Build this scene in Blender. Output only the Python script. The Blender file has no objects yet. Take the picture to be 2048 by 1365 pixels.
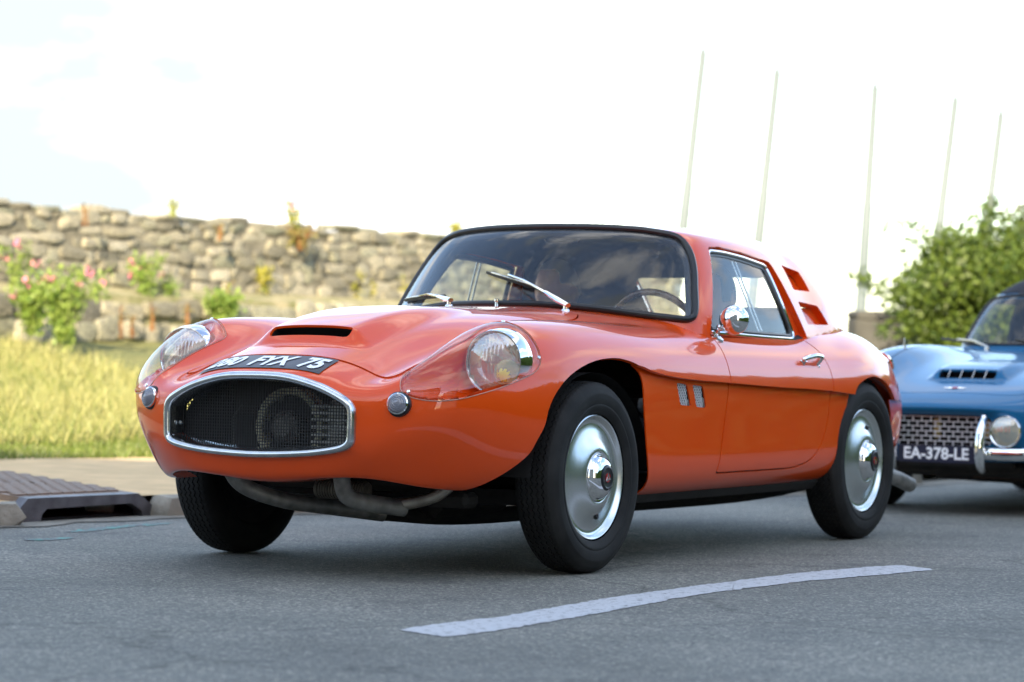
import bpy, bmesh, math, random
import numpy as np
from mathutils import Vector, Matrix

R = math.radians
random.seed(7)
rng = np.random.default_rng(7)
scene = bpy.context.scene
COL = scene.collection

# ------------------------------------------------------------------ camera
CAM_H = 0.691
cam_d = bpy.data.cameras.new("camera")
cam_o = bpy.data.objects.new("camera", cam_d)
COL.objects.link(cam_o)
cam_d.sensor_width = 36.0
cam_d.lens = 96.0
_pitch, _roll = 0.00608, 0.0169
_f = Vector((0, math.cos(_pitch), math.sin(_pitch)))
_r0 = Vector((1, 0, 0)); _u0 = _r0.cross(_f)
_r = _r0 * math.cos(_roll) + _u0 * math.sin(_roll)
_u = _u0 * math.cos(_roll) - _r0 * math.sin(_roll)
_m = Matrix((_r, _u, -_f)).transposed().to_4x4()
_m.translation = Vector((0, 0, CAM_H))
cam_o.matrix_world = _m
cam_d.clip_start = 0.1
cam_d.clip_end = 4000
cam_d.dof.use_dof = True
cam_d.dof.focus_distance = 8.6
cam_d.dof.aperture_fstop = 3.3
scene.camera = cam_o

# ------------------------------------------------------------------ sky + sun
SUN_ELEV, SUN_AZ = R(24), R(-8)      # azimuth of the light's travel: towards +Y, a little towards +X
world = bpy.data.worlds.new("World")
scene.world = world
world.use_nodes = True
wn, wl = world.node_tree.nodes, world.node_tree.links
wn.clear()
sky = wn.new("ShaderNodeTexSky"); sky.sky_type = 'NISHITA'
sky.sun_disc = False
sky.sun_elevation = SUN_ELEV
sky.sun_rotation = R(180) - SUN_AZ      # sun stands behind the camera, to the left
sky.air_density = 1.0; sky.dust_density = 0.9; sky.ozone_density = 1.0
bg = wn.new("ShaderNodeBackground"); bg.inputs[1].default_value = 0.15
out = wn.new("ShaderNodeOutputWorld")
tc = wn.new("ShaderNodeTexCoord")
mp = wn.new("ShaderNodeMapping"); mp.inputs['Scale'].default_value = (1.0, 1.0, 2.6)
mp.inputs['Location'].default_value = (7.7, 3.3, 1.9)
nz = wn.new("ShaderNodeTexNoise"); nz.inputs['Scale'].default_value = 2.6
nz.inputs['Detail'].default_value = 7; nz.inputs['Roughness'].default_value = 0.58
rp = wn.new("ShaderNodeValToRGB")
rp.color_ramp.elements[0].position = 0.50; rp.color_ramp.elements[1].position = 0.62
mx = wn.new("ShaderNodeMix"); mx.data_type = 'RGBA'
nz2 = wn.new("ShaderNodeTexNoise"); nz2.inputs['Scale'].default_value = 1.3; nz2.inputs['Detail'].default_value = 2
cr2 = wn.new("ShaderNodeValToRGB")        # thin grey veil to bright white cloud
cr2.color_ramp.elements[0].position = 0.42; cr2.color_ramp.elements[0].color = (3.2, 3.3, 3.4, 1)
cr2.color_ramp.elements[1].position = 0.60; cr2.color_ramp.elements[1].color = (4.6, 4.6, 4.6, 1)
wl.new(tc.outputs['Generated'], mp.inputs[0]); wl.new(mp.outputs[0], nz.inputs[0])
wl.new(mp.outputs[0], nz2.inputs[0]); wl.new(nz2.outputs[0], cr2.inputs[0]); wl.new(cr2.outputs[0], mx.inputs['B'])
wl.new(nz.outputs[0], rp.inputs[0]); wl.new(rp.outputs[0], mx.inputs['Factor'])
mp3 = wn.new("ShaderNodeMapping"); mp3.inputs['Scale'].default_value = (1, 1, 1.6); mp3.inputs['Rotation'].default_value = (0, 0, R(172.7))
nz3 = wn.new("ShaderNodeTexNoise"); nz3.inputs['Scale'].default_value = 3.4; nz3.inputs['Detail'].default_value = 6; nz3.inputs['Roughness'].default_value = 0.5
rp3 = wn.new("ShaderNodeValToRGB"); rp3.color_ramp.elements[0].position = 0.50; rp3.color_ramp.elements[1].position = 0.66; rp3.color_ramp.elements[1].color = (1, 1, 1, 1)
mx3 = wn.new("ShaderNodeMix"); mx3.data_type = 'RGBA'; mx3.inputs['B'].default_value = (1.52, 1.70, 1.76, 1)     # thin high veil
wl.new(tc.outputs['Generated'], mp3.inputs[0]); wl.new(mp3.outputs[0], nz3.inputs[0]); wl.new(nz3.outputs[0], rp3.inputs[0])
wl.new(rp3.outputs[0], mx3.inputs['Factor']); wl.new(sky.outputs[0], mx3.inputs['A']); wl.new(mx3.outputs['Result'], mx.inputs['A']); wl.new(mx.outputs['Result'], bg.inputs[0])
wl.new(bg.outputs[0], out.inputs[0])

sun_d = bpy.data.lights.new("sun", 'SUN'); sun_d.energy = 4.1; sun_d.angle = R(0.5)
sun_d.color = (1.0, 0.83, 0.57)
sun_o = bpy.data.objects.new("sun", sun_d); COL.objects.link(sun_o)
_d = Vector((math.sin(-SUN_AZ) * math.cos(SUN_ELEV), math.cos(SUN_AZ) * math.cos(SUN_ELEV), -math.sin(SUN_ELEV)))
sun_o.rotation_euler = _d.to_track_quat('-Z', 'Y').to_euler()
sun_o.location = (-8, -20, 15)

vs = scene.view_settings
vs.view_transform = 'Standard'; vs.look = 'None'; vs.gamma = 1.0
vs.use_curve_mapping = False
vs.exposure = 2.03

# ------------------------------------------------------------------ helpers
def link(name, me, parent=None, mat=None):
    o = bpy.data.objects.new(name, me); COL.objects.link(o)
    if mat is not None and me is not None and not me.materials:
        me.materials.append(mat)
    if parent is not None:
        o.parent = parent
    return o

def tag(o, label=None, cat=None, group=None, kind=None):
    if label: o['label'] = label
    if cat: o['category'] = cat
    if group: o['group'] = group
    if kind: o['kind'] = kind
    return o

def empty(name, loc=(0, 0, 0), rz=0.0, label=None, cat=None, group=None):
    o = bpy.data.objects.new(name, None); COL.objects.link(o)
    o.location = loc; o.rotation_euler = (0, 0, rz)
    o.empty_display_size = 0.2
    return tag(o, label, cat, group)

def mesh(name, V, F, mat=None, parent=None, smooth=True, sharp=None):
    me = bpy.data.meshes.new(name)
    me.from_pydata([tuple(map(float, v)) for v in V], [], [tuple(map(int, f)) for f in F])
    if smooth:
        me.shade_smooth()
        if sharp is not None:
            me.set_sharp_from_angle(angle=R(sharp))
    me.update()
    return link(name, me, parent, mat)

class MB:
    """collects shapes; build() links them as one mesh object"""
    def __init__(s): s.V = []; s.F = []
    def add(s, V, F):
        n = len(s.V); s.V += [tuple(v) for v in V]; s.F += [tuple(i + n for i in f) for f in F]; return s
    def box(s, c, d, rot=None, bev=0.0):
        hx, hy, hz = d[0] / 2, d[1] / 2, d[2] / 2
        if bev > 0:
            b = min(bev, hx * .9, hy * .9, hz * .9)
            V = []
            for sz in (-1, 1):
                for k, (ix, iy) in enumerate(((1, 1), (-1, 1), (-1, -1), (1, -1))):
                    V += [(ix * (hx - b), iy * (hy - b), sz * hz)]
                for k, (ix, iy) in enumerate(((1, 1), (-1, 1), (-1, -1), (1, -1))):
                    V += [(ix * hx, iy * (hy - b), sz * (hz - b)), (ix * (hx - b), iy * hy, sz * (hz - b))]
            bm = bmesh.new()
            for v in V: bm.verts.new(v)
            bmesh.ops.convex_hull(bm, input=bm.verts[:])
            bm.verts.index_update()
            V = [v.co.copy() for v in bm.verts]; F = [[v.index for v in f.verts] for f in bm.faces]
            bm.free()
        else:
            V = [Vector((x, y, z)) for z in (-hz, hz) for y in (-hy, hy) for x in (-hx, hx)]
            F = [(0, 2, 3, 1), (4, 5, 7, 6), (0, 1, 5, 4), (2, 6, 7, 3), (0, 4, 6, 2), (1, 3, 7, 5)]
        M = Matrix.Translation(c)
        if rot is not None: M = M @ (rot.to_4x4() if hasattr(rot, 'to_4x4') else rot)
        return s.add([M @ Vector(v) for v in V], F)
    def tube(s, pts, r, n=8, closed=False, caps=True, flat=None):
        P = [Vector(p) for p in pts]; m = len(P)
        rr = r if hasattr(r, '__len__') else [r] * m
        V = []; F = []
        up = None
        for i in range(m):
            if closed: t = (P[(i + 1) % m] - P[i - 1])
            else: t = P[min(i + 1, m - 1)] - P[max(i - 1, 0)]
            if t.length < 1e-9: t = Vector((0, 0, 1))
            t.normalize()
            if up is None:
                a = Vector((0, 0, 1)) if abs(t.z) < .9 else Vector((1, 0, 0))
                up = (a - t * a.dot(t)).normalized()
            else:
                up = up - t * up.dot(t)
                if up.length < 1e-6: up = t.orthogonal()
                up.normalize()
            sd = t.cross(up)
            for k in range(n):
                a = 2 * math.pi * k / n
                V.append(P[i] + (up * math.cos(a) + sd * math.sin(a) * (flat or 1.0)) * rr[i])
        for i in range(m if closed else m - 1):
            j = (i + 1) % m
            for k in range(n):
                F.append((i * n + k, i * n + (k + 1) % n, j * n + (k + 1) % n, j * n + k))
        if caps and not closed:
            F.append(tuple(range(n - 1, -1, -1))); F.append(tuple((m - 1) * n + k for k in range(n)))
        return s.add(V, F)
    def lathe(s, prof, n=32, M=None, axis='y', a0=0.0, a1=2 * math.pi):
        """prof = [(radius, height along axis)]"""
        V = []; F = []; full = abs(a1 - a0 - 2 * math.pi) < 1e-6
        cols = n if full else n + 1
        for (r_, h) in prof:
            for k in range(cols):
                a = a0 + (a1 - a0) * k / n
                if axis == 'y': v = Vector((r_ * math.cos(a), h, r_ * math.sin(a)))
                elif axis == 'x': v = Vector((h, r_ * math.cos(a), r_ * math.sin(a)))
                else: v = Vector((r_ * math.cos(a), r_ * math.sin(a), h))
                V.append(M @ v if M is not None else v)
        for i in range(len(prof) - 1):
            for k in range(n):
                k2 = (k + 1) % cols
                q = (i * cols + k, i * cols + k2, (i + 1) * cols + k2, (i + 1) * cols + k)
                F.append(q)
        return s.add(V, F)
    def prism(s, poly, h0, h1, M=None):
        """poly 2D in local xy, extruded in local z"""
        n = len(poly)
        V = [Vector((x, y, h0)) for x, y in poly] + [Vector((x, y, h1)) for x, y in poly]
        if M is not None: V = [M @ v for v in V]
        F = [tuple(range(n - 1, -1, -1)), tuple(range(n, 2 * n))] + [(i, (i + 1) % n, n + (i + 1) % n, n + i) for i in range(n)]
        return s.add(V, F)
    def build(s, name, mat=None, parent=None, smooth=True, sharp=35):
        o = mesh(name, s.V, s.F, mat, parent, smooth, sharp)
        return o

def sphere(c, r, nu=16, nv=10, sc=(1, 1, 1)):
    V = []; F = []
    for i in range(nv + 1):
        t = math.pi * i / nv
        for k in range(nu):
            a = 2 * math.pi * k / nu
            V.append((c[0] + r * sc[0] * math.sin(t) * math.cos(a), c[1] + r * sc[1] * math.sin(t) * math.sin(a), c[2] + r * sc[2] * math.cos(t)))
    for i in range(nv):
        for k in range(nu):
            F.append((i * nu + k, (i + 1) * nu + k, (i + 1) * nu + (k + 1) % nu, i * nu + (k + 1) % nu))
    return V, F

# ---- B-spline surfaces, clipping, lips
def bs_basis(t):
    return np.array([(1 - t) ** 3, 3 * t ** 3 - 6 * t ** 2 + 4, -3 * t ** 3 + 3 * t ** 2 + 3 * t + 1, t ** 3]) / 6.0

def eval_axis(P, ts, end0='ext', end1='ext', ring=False):
    """P: (n, ...) control points, ts in [0, n-1]"""
    n = len(P)
    def ph(a, b, mode):
        if mode == 'mir':
            q = b.copy(); q[..., 1] *= -1; return q
        return 2 * a - b
    if ring:
        E = np.concatenate([P[-1:], P, P[:3]])
        segs = n
    else:
        E = np.concatenate([ph(P[0], P[1], end0)[None], P, ph(P[-1], P[-2], end1)[None]])
        segs = n - 1
    outp = []
    for t in ts:
        i = int(min(max(math.floor(t), 0), segs - 1)); b = bs_basis(t - i)
        outp.append(np.tensordot(b, E[i:i + 4], axes=(0, 0)))
    return np.array(outp)

def sharpen(P, k=0.8, axis=1, e0='mir', e1='mir'):
    """push control points outwards so the surface passes nearly through them"""
    Q = np.moveaxis(P, axis, 0)
    S = eval_axis(Q, np.arange(len(Q)), e0, e1)
    return np.moveaxis(Q + k * (Q - S), 0, axis)

def grid_faces(nu, nv):
    return [(i * nv + j, i * nv + j + 1, (i + 1) * nv + j + 1, (i + 1) * nv + j) for i in range(nu - 1) for j in range(nv - 1)]

def clip(V, F, g, keep=1, extra=None):
    """keep the part of mesh (V,F) where keep*g > 0; g per vertex. Returns V, F, boundary edges made by the cut"""
    V = np.asarray(V, float); g = np.asarray(g, float) * keep
    g = np.where(np.abs(g) < 1e-6, 1e-6, g)
    pos = g > 0
    newV = []; cache = {}; NF = []; cut = []
    n0 = len(V)
    def mid(a, b):
        k = (a, b) if a < b else (b, a)
        if k not in cache:
            t = g[a] / (g[a] - g[b]); cache[k] = n0 + len(newV); newV.append(V[a] + (V[b] - V[a]) * t)
        return cache[k]
    for f in F:
        p = [pos[i] for i in f]
        if all(p): NF.append(tuple(f)); continue
        if not any(p): continue
        o = []; n = len(f); ends = []
        for i in range(n):
            a, b = f[i], f[(i + 1) % n]
            if pos[a]: o.append(a)
            if pos[a] != pos[b]:
                m = mid(a, b); o.append(m); ends.append((m, pos[a]))
        if len(o) >= 3: NF.append(tuple(o))
        if len(ends) == 2:
            if ends[0][1]: cut.append((ends[0][0], ends[1][0]))
            else: cut.append((ends[1][0], ends[0][0]))
    A = np.concatenate([V, np.array(newV)]) if newV else V
    used = np.unique(np.concatenate([np.array(f) for f in NF])) if NF else np.array([], int)
    rm = -np.ones(len(A), int); rm[used] = np.arange(len(used))
    NF = [tuple(int(rm[i]) for i in f) for f in NF]
    cut = [(int(rm[a]), int(rm[b])) for a, b in cut if rm[a] >= 0 and rm[b] >= 0]
    return A[used], NF, cut

def vnormals(V, F):
    N = np.zeros_like(V)
    for f in F:
        a, b, c = V[f[0]], V[f[1]], V[f[2]]
        n = np.cross(b - a, c - a)
        if len(f) > 3: n = n + np.cross(c - a, V[f[3]] - a)
        for i in f: N[i] += n
    l = np.linalg.norm(N, axis=1); l[l == 0] = 1
    return N / l[:, None]

def boundary(F):
    e = {}
    for f in F:
        n = len(f)
        for i in range(n):
            a, b = f[i], f[(i + 1) % n]
            if (b, a) in e: e.pop((b, a))
            else: e[(a, b)] = 1
    return list(e)

def loops(edges):
    nx = {}
    for a, b in edges: nx.setdefault(a, []).append(b)
    prev = {b: a for a, b in edges}
    done = set(); out_ = []
    starts = [a for a in nx if a not in prev] + list(nx)
    for s in starts:
        if s in done: continue
        L = [s]; done.add(s); c = s
        while c in nx:
            c = nx[c][0]
            if c == s: L.append(s); break
            if c in done: break
            done.add(c); L.append(c)
        if len(L) > 2: out_.append(L)
    return out_

def lip(V, F, edges, depth, N=None):
    """turn the cut edge in along -normal; its own vertices, so the edge stays crisp"""
    if N is None: N = vnormals(V, F)
    V = list(map(tuple, V)); F = list(F); mp_ = {}
    def g(i):
        if i not in mp_:
            p = np.array(V[i]); mp_[i] = (len(V), len(V) + 1); V.append(tuple(p)); V.append(tuple(p - N[i] * depth))
        return mp_[i]
    for a, b in edges:
        a0, a1 = g(a); b0, b1 = g(b)
        F.append((b0, a0, a1, b1))
    return np.array(V), F

def poly_sdf(x, y, poly):
    """signed distance to a closed polygon, negative inside"""
    x = np.asarray(x, float); y = np.asarray(y, float)
    P = np.asarray(poly, float); n = len(P)
    d = np.full(x.shape, 1e9); ins = np.zeros(x.shape, bool)
    for i in range(n):
        a = P[i]; b = P[(i + 1) % n]
        e = b - a; L = e @ e + 1e-12
        t = np.clip(((x - a[0]) * e[0] + (y - a[1]) * e[1]) / L, 0, 1)
        d = np.minimum(d, np.hypot(x - a[0] - t * e[0], y - a[1] - t * e[1]))
        c = ((a[1] > y) != (b[1] > y))
        with np.errstate(divide='ignore', invalid='ignore'):
            xi = (b[0] - a[0]) * (y - a[1]) / (b[1] - a[1] + 1e-15) + a[0]
        ins ^= c & (x < xi)
    return np.where(ins, -d, d)

def smooth_poly(P, n=10):
    """closed Catmull-Rom through the points"""
    P = [np.array(p, float) for p in P]; m = len(P); o = []
    for i in range(m):
        a, b, c, d = P[i - 1], P[i], P[(i + 1) % m], P[(i + 2) % m]
        for k in range(n):
            t = k / n
            o.append(0.5 * ((2 * b) + (-a + c) * t + (2 * a - 5 * b + 4 * c - d) * t * t + (-a + 3 * b - 3 * c + d) * t ** 3))
    return np.array(o)

def round_poly(P, r, n=6):
    """polygon with corners rounded; r one radius or one per corner"""
    P = [np.array(p, float) for p in P]; m = len(P); o = []
    rr = r if hasattr(r, '__len__') else [r] * m
    for i in range(m):
        a, b, c = P[i - 1], P[i], P[(i + 1) % m]
        u = a - b; w = c - b; lu = np.linalg.norm(u); lw = np.linalg.norm(w)
        k = min(rr[i], lu * .45, lw * .45)
        p0 = b + u / lu * k; p1 = b + w / lw * k
        for j in range(n + 1):
            t = j / n; o.append((1 - t) ** 2 * p0 + 2 * t * (1 - t) * b + t * t * p1)
    return np.array(o)

def pchip(xs, ys):
    xs = np.array(xs, float); ys = np.array(ys, float)
    if xs[0] > xs[-1]: xs, ys = xs[::-1], ys[::-1]
    h = np.diff(xs); dl = np.diff(ys) / h
    d = np.zeros(len(xs)); d[0], d[-1] = dl[0], dl[-1]
    for i in range(1, len(xs) - 1):
        if dl[i - 1] * dl[i] > 0:
            w1 = 2 * h[i] + h[i - 1]; w2 = h[i] + 2 * h[i - 1]
            d[i] = (w1 + w2) / (w1 / dl[i - 1] + w2 / dl[i])
    def f(x):
        x = np.asarray(x, float); i = np.clip(np.searchsorted(xs, x) - 1, 0, len(xs) - 2)
        t = (x - xs[i]) / h[i]
        t = np.clip(t, 0, 1)
        return ((2 * t ** 3 - 3 * t ** 2 + 1) * ys[i] + (t ** 3 - 2 * t ** 2 + t) * h[i] * d[i] + (-2 * t ** 3 + 3 * t ** 2) * ys[i + 1] + (t ** 3 - t ** 2) * h[i] * d[i + 1])
    return f

def sstep(a, b, x):
    t = np.clip((x - a) / (b - a), 0, 1); return t * t * (3 - 2 * t)

def mirror_weld(V, F, eps=1e-4):
    V = np.asarray(V); n = len(V)
    c = np.abs(V[:, 1]) < eps
    M = V.copy(); M[:, 1] *= -1
    rm = np.zeros(n, int); k = n; add = []
    for i in range(n):
        if c[i]: rm[i] = i
        else: rm[i] = k; k += 1; add.append(M[i])
    W = np.concatenate([V, np.array(add)]) if add else V
    return W, list(F) + [tuple(int(rm[i]) for i in reversed(f)) for f in F]

def flip_y(V, F):
    V = np.asarray(V).copy(); V[:, 1] *= -1
    return V, [tuple(reversed(f)) for f in F]
# ------------------------------------------------------------------ materials
def mat(name, color=(.5, .5, .5), rough=.5, metal=0.0, coat=0.0, spec=None, emit=None):
    m = bpy.data.materials.new(name); m.use_nodes = True
    b = m.node_tree.nodes['Principled BSDF']
    b.inputs['Base Color'].default_value = (*color, 1)
    b.inputs['Roughness'].default_value = rough
    b.inputs['Metallic'].default_value = metal
    b.inputs['Coat Weight'].default_value = coat
    b.inputs['Coat Roughness'].default_value = 0.02
    if spec is not None: b.inputs['Specular IOR Level'].default_value = spec
    return m

def noisy(m, scale=8.0, amount=.3, dark=None, bump=0.0, bscale=None, detail=6, coords='Object', rvar=0.0):
    """vary a material's colour and relief with noise"""
    nt = m.node_tree; N, L = nt.nodes, nt.links
    b = N['Principled BSDF']; col = b.inputs['Base Color'].default_value[:]
    t = N.new('ShaderNodeTexCoord')
    n = N.new('ShaderNodeTexNoise'); n.inputs['Scale'].default_value = scale; n.inputs['Detail'].default_value = detail
    L.new(t.outputs[coords], n.inputs[0])
    r = N.new('ShaderNodeValToRGB'); r.color_ramp.elements[0].position = .3; r.color_ramp.elements[1].position = .7
    d = dark or tuple(c * (1 - amount) for c in col[:3])
    r.color_ramp.elements[0].color = (*d[:3], 1)
    r.color_ramp.elements[1].color = (*[min(1, c * (1 + amount * .5)) for c in col[:3]], 1)
    L.new(n.outputs[0], r.inputs[0]); L.new(r.outputs[0], b.inputs['Base Color'])
    if bump:
        n2 = N.new('ShaderNodeTexNoise'); n2.inputs['Scale'].default_value = bscale or scale * 4; n2.inputs['Detail'].default_value = detail
        L.new(t.outputs[coords], n2.inputs[0])
        bp = N.new('ShaderNodeBump'); bp.inputs['Strength'].default_value = bump; bp.inputs['Distance'].default_value = .01
        L.new(n2.outputs[0], bp.inputs['Height']); L.new(bp.outputs[0], b.inputs['Normal'])
    if rvar:
        mr = N.new('ShaderNodeMapRange'); r0 = b.inputs['Roughness'].default_value
        mr.inputs['To Min'].default_value = max(0.02, r0 - rvar); mr.inputs['To Max'].default_value = r0 + rvar
        L.new(n.outputs[0], mr.inputs[0]); L.new(mr.outputs[0], b.inputs['Roughness'])
    return m

def glass(name, tint=(.9, .95, .95), ior=1.5, rough=0.0, dust=0.0):
    m = bpy.data.materials.new(name); m.use_nodes = True
    N, L = m.node_tree.nodes, m.node_tree.links
    N.clear()
    o = N.new('ShaderNodeOutputMaterial'); mx_ = N.new('ShaderNodeMixShader')
    tr = N.new('ShaderNodeBsdfTransparent'); tr.inputs[0].default_value = (*tint, 1)
    gl = N.new('ShaderNodeBsdfGlossy'); gl.inputs['Roughness'].default_value = rough
    fr = N.new('ShaderNodeFresnel')
    ge = N.new('ShaderNodeNewGeometry'); io = N.new('ShaderNodeMapRange'); io.inputs['To Min'].default_value = ior; io.inputs['To Max'].default_value = 1 / ior
    L.new(ge.outputs['Backfacing'], io.inputs[0]); L.new(io.outputs[0], fr.inputs[0])      # a thin pane mirrors alike from both sides
    L.new(fr.outputs[0], mx_.inputs[0]); L.new(tr.outputs[0], mx_.inputs[1]); L.new(gl.outputs[0], mx_.inputs[2])
    last = mx_
    if dust:
        df = N.new('ShaderNodeBsdfDiffuse'); df.inputs[0].default_value = (.55, .55, .54, 1)
        m2 = N.new('ShaderNodeMixShader')
        t = N.new('ShaderNodeTexCoord')
        n = N.new('ShaderNodeTexNoise'); n.inputs['Scale'].default_value = 90; n.inputs['Detail'].default_value = 3
        n2 = N.new('ShaderNodeTexNoise'); n2.inputs['Scale'].default_value = 5
        mr = N.new('ShaderNodeMapRange'); mr.inputs['From Min'].default_value = .45; mr.inputs['From Max'].default_value = .75
        mr.inputs['To Min'].default_value = dust * .5; mr.inputs['To Max'].default_value = dust * 2.5
        mm = N.new('ShaderNodeMath'); mm.operation = 'MULTIPLY'
        L.new(t.outputs['Object'], n.inputs[0]); L.new(t.outputs['Object'], n2.inputs[0])
        L.new(n.outputs[0], mr.inputs[0]); L.new(mr.outputs[0], mm.inputs[0]); L.new(n2.outputs[0], mm.inputs[1])
        L.new(mm.outputs[0], m2.inputs[0]); L.new(mx_.outputs[0], m2.inputs[1]); L.new(df.outputs[0], m2.inputs[2])
        last = m2
    L.new(last.outputs[0], o.inputs[0])
    return m

M_paint = mat('orange_paint', (.77, .072, .003), .35, 0, 1.0, spec=.1)
M_paint.node_tree.nodes['Principled BSDF'].inputs['Coat IOR'].default_value = 1.5
M_blue = mat('blue_paint', (.002, .105, .24), .4, .0, .5, spec=.2)
M_chrome = mat('chrome', (.86, .87, .88), .05, 1.0)
M_chrome_soft = noisy(mat('worn_chrome', (.62, .64, .66), .2, 1.0), 30, .15, bump=.04, bscale=60, rvar=.08)
M_cap = mat('hubcap_metal', (.72, .75, .74), .27, 1.0)
M_rubber = noisy(mat('tyre_rubber', (.017, .0165, .016), .72, spec=.3), 9, .55, bump=.06, bscale=300)
M_seal = mat('rubber_seal', (.012, .012, .014), .32)
M_black = mat('black_matt', (.01, .01, .011), .7)
M_under = noisy(mat('underbody_dirt', (.02, .018, .016), .8), 12, .4, bump=.2)
M_well = mat('arch_lining', (.008, .008, .008), .9)
M_pipe = noisy(mat('grey_pipe_steel', (.27, .26, .24), .5, .6), 20, .45, bump=.1, bscale=120)
M_glass = glass('window_glass', (.97, .98, .98), 1.7, dust=.06)
M_sideglass = glass('side_glass', (.92, .94, .92), 1.7, dust=.05)
M_plexi = glass('clear_cover', (.97, .97, .98), 1.75)
M_ventwire = mat('vent_wire', (.5, .51, .52), .4, .8)
M_coveredge = mat('cover_edge', (.55, .28, .20), .3)
M_plate = mat('plate_black', (.012, .014, .03), .35)
M_white = mat('white_lettering', (.86, .87, .88), .4)
M_trim = mat('interior_trim', (.035, .035, .04), .75)
M_headliner = mat('headliner', (.10, .135, .20), .9)  # blue of the sky's reflection in the windscreen put into the lining colour
M_wood = noisy(mat('wood_rim', (.09, .03, .012), .25, 0, .8), 40, .5)
# ------------------------------------------------------------------ the orange sports car
# car space: x forward, y to the car's left, z up, origin on the road under the front axle
CAR_LOC = (-0.347, 9.1546, 0.0); CAR_TH = 0.5193; CAR_RZ = -(math.pi / 2 + CAR_TH)
car = empty('sports_car', CAR_LOC, CAR_RZ,
            'low orange vintage sports coupe with oval chrome grille and faired headlights on the road', 'car')
WB, TRK, RW = 2.257, 0.655, 0.31

NOSE = [  # rings from the grille mouth outwards, each from top centre round the side to bottom centre
 [(.888,0,.626),(.884,.14,.616),(.877,.25,.588),(.872,.312,.562),(.868,.338,.535),(.866,.345,.50),(.866,.345,.46),(.868,.335,.425),(.872,.30,.402),(.880,.18,.386),(.884,0,.380)],
 [(.855,0,.645),(.85,.18,.642),(.84,.29,.606),(.83,.38,.585),(.825,.43,.562),(.82,.455,.518),(.82,.452,.45),(.82,.415,.39),(.83,.35,.352),(.85,.22,.310),(.86,0,.314)],
 [(.72,0,.690),(.71,.225,.683),(.69,.36,.625),(.71,.44,.636),(.705,.507,.673),(.70,.60,.622),(.69,.622,.51),(.68,.558,.375),(.69,.468,.280),(.78,.345,.338),(.81,0,.278)],
 [(.55,0,.744),(.54,.22,.734),(.53,.37,.660),(.51,.462,.720),(.49,.54,.785),(.485,.66,.70),(.48,.712,.54),(.50,.67,.36),(.54,.545,.264),(.63,.36,.33),(.68,0,.272)],
 [(.33,0,.795),(.32,.24,.787),(.31,.375,.712),(.30,.47,.770),(.29,.552,.814),(.28,.688,.742),(.28,.742,.57),(.29,.725,.38),(.31,.63,.262),(.35,.3,.25),(.4,0,.25)],
]
ROWS = [  # y(x), z(x) aft of the headlamps
 ([(.1,0),(-3,0)], [(.12,.832),(-.1,.848),(-.35,.860),(-.62,.874),(-1.0,.86),(-2.0,.84),(-2.6,.79),(-2.85,.70)]),
 ([(.1,.25),(-.6,.30),(-2.5,.3),(-2.95,.25)], [(.12,.822),(-.1,.839),(-.35,.851),(-.62,.864),(-1.0,.85),(-2.0,.835),(-2.6,.79),(-2.85,.70)]),
 ([(.1,.38),(-.3,.43),(-.7,.51),(-1.0,.56),(-1.8,.56),(-2.3,.46),(-2.95,.36)], [(.12,.762),(-.1,.792),(-.35,.813),(-.62,.830),(-.9,.832),(-1.2,.805),(-1.8,.80),(-2.3,.80),(-2.65,.77),(-2.9,.68)]),
 ([(.1,.485),(-.4,.53),(-.8,.60),(-1.1,.625),(-1.8,.62),(-2.2,.55),(-2.95,.43)], [(.12,.797),(-.1,.808),(-.35,.812),(-.62,.808),(-.9,.798),(-1.2,.783),(-1.7,.778),(-2.05,.812),(-2.35,.820),(-2.65,.792),(-2.92,.68)]),
 ([(.1,.575),(-.4,.61),(-.8,.655),(-1.2,.668),(-1.75,.665),(-2.15,.615),(-2.6,.57),(-2.95,.48)], [(.12,.817),(-.1,.816),(-.35,.804),(-.62,.786),(-.9,.768),(-1.2,.756),(-1.65,.752),(-2.05,.79),(-2.4,.810),(-2.68,.777),(-2.92,.66)]),
 ([(.1,.70),(-.4,.712),(-.9,.720),(-1.5,.722),(-1.9,.716),(-2.25,.708),(-2.6,.675),(-2.95,.56)], [(.12,.745),(-.1,.743),(-.4,.730),(-.9,.698),(-1.5,.685),(-1.9,.690),(-2.3,.716),(-2.65,.698),(-2.92,.60)]),
 ([(.1,.748),(-.4,.752),(-.9,.752),(-1.5,.750),(-1.9,.749),(-2.25,.748),(-2.6,.712),(-2.95,.60)], [(.12,.58),(-.4,.60),(-.9,.58),(-1.5,.565),(-2.25,.575),(-2.6,.555),(-2.95,.53)]),
 ([(.1,.738),(-.4,.735),(-.9,.735),(-1.5,.735),(-1.9,.732),(-2.25,.728),(-2.6,.695),(-2.95,.59)], [(.12,.40),(-.4,.41),(-.9,.41),(-1.5,.41),(-2.25,.41),(-2.95,.42)]),
 ([(.1,.66),(-.4,.70),(-.9,.70),(-1.5,.695),(-1.9,.69),(-2.25,.68),(-2.6,.65),(-2.95,.55)], [(.12,.25),(-.4,.225),(-.9,.225),(-1.5,.225),(-2.25,.24),(-2.95,.32)]),
 ([(.1,.3),(-2.95,.3)], [(.12,.25),(-.4,.22),(-2.25,.22),(-2.95,.30)]),
 ([(.1,0),(-3,0)], [(.12,.25),(-.4,.22),(-2.25,.22),(-2.95,.30)]),
]
XS = [.1, -.1, -.3, -.5, -.7, -.9, -1.1, -1.3, -1.5, -1.7, -1.9, -2.05, -2.2, -2.35, -2.5, -2.65, -2.8, -2.92]

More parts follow.
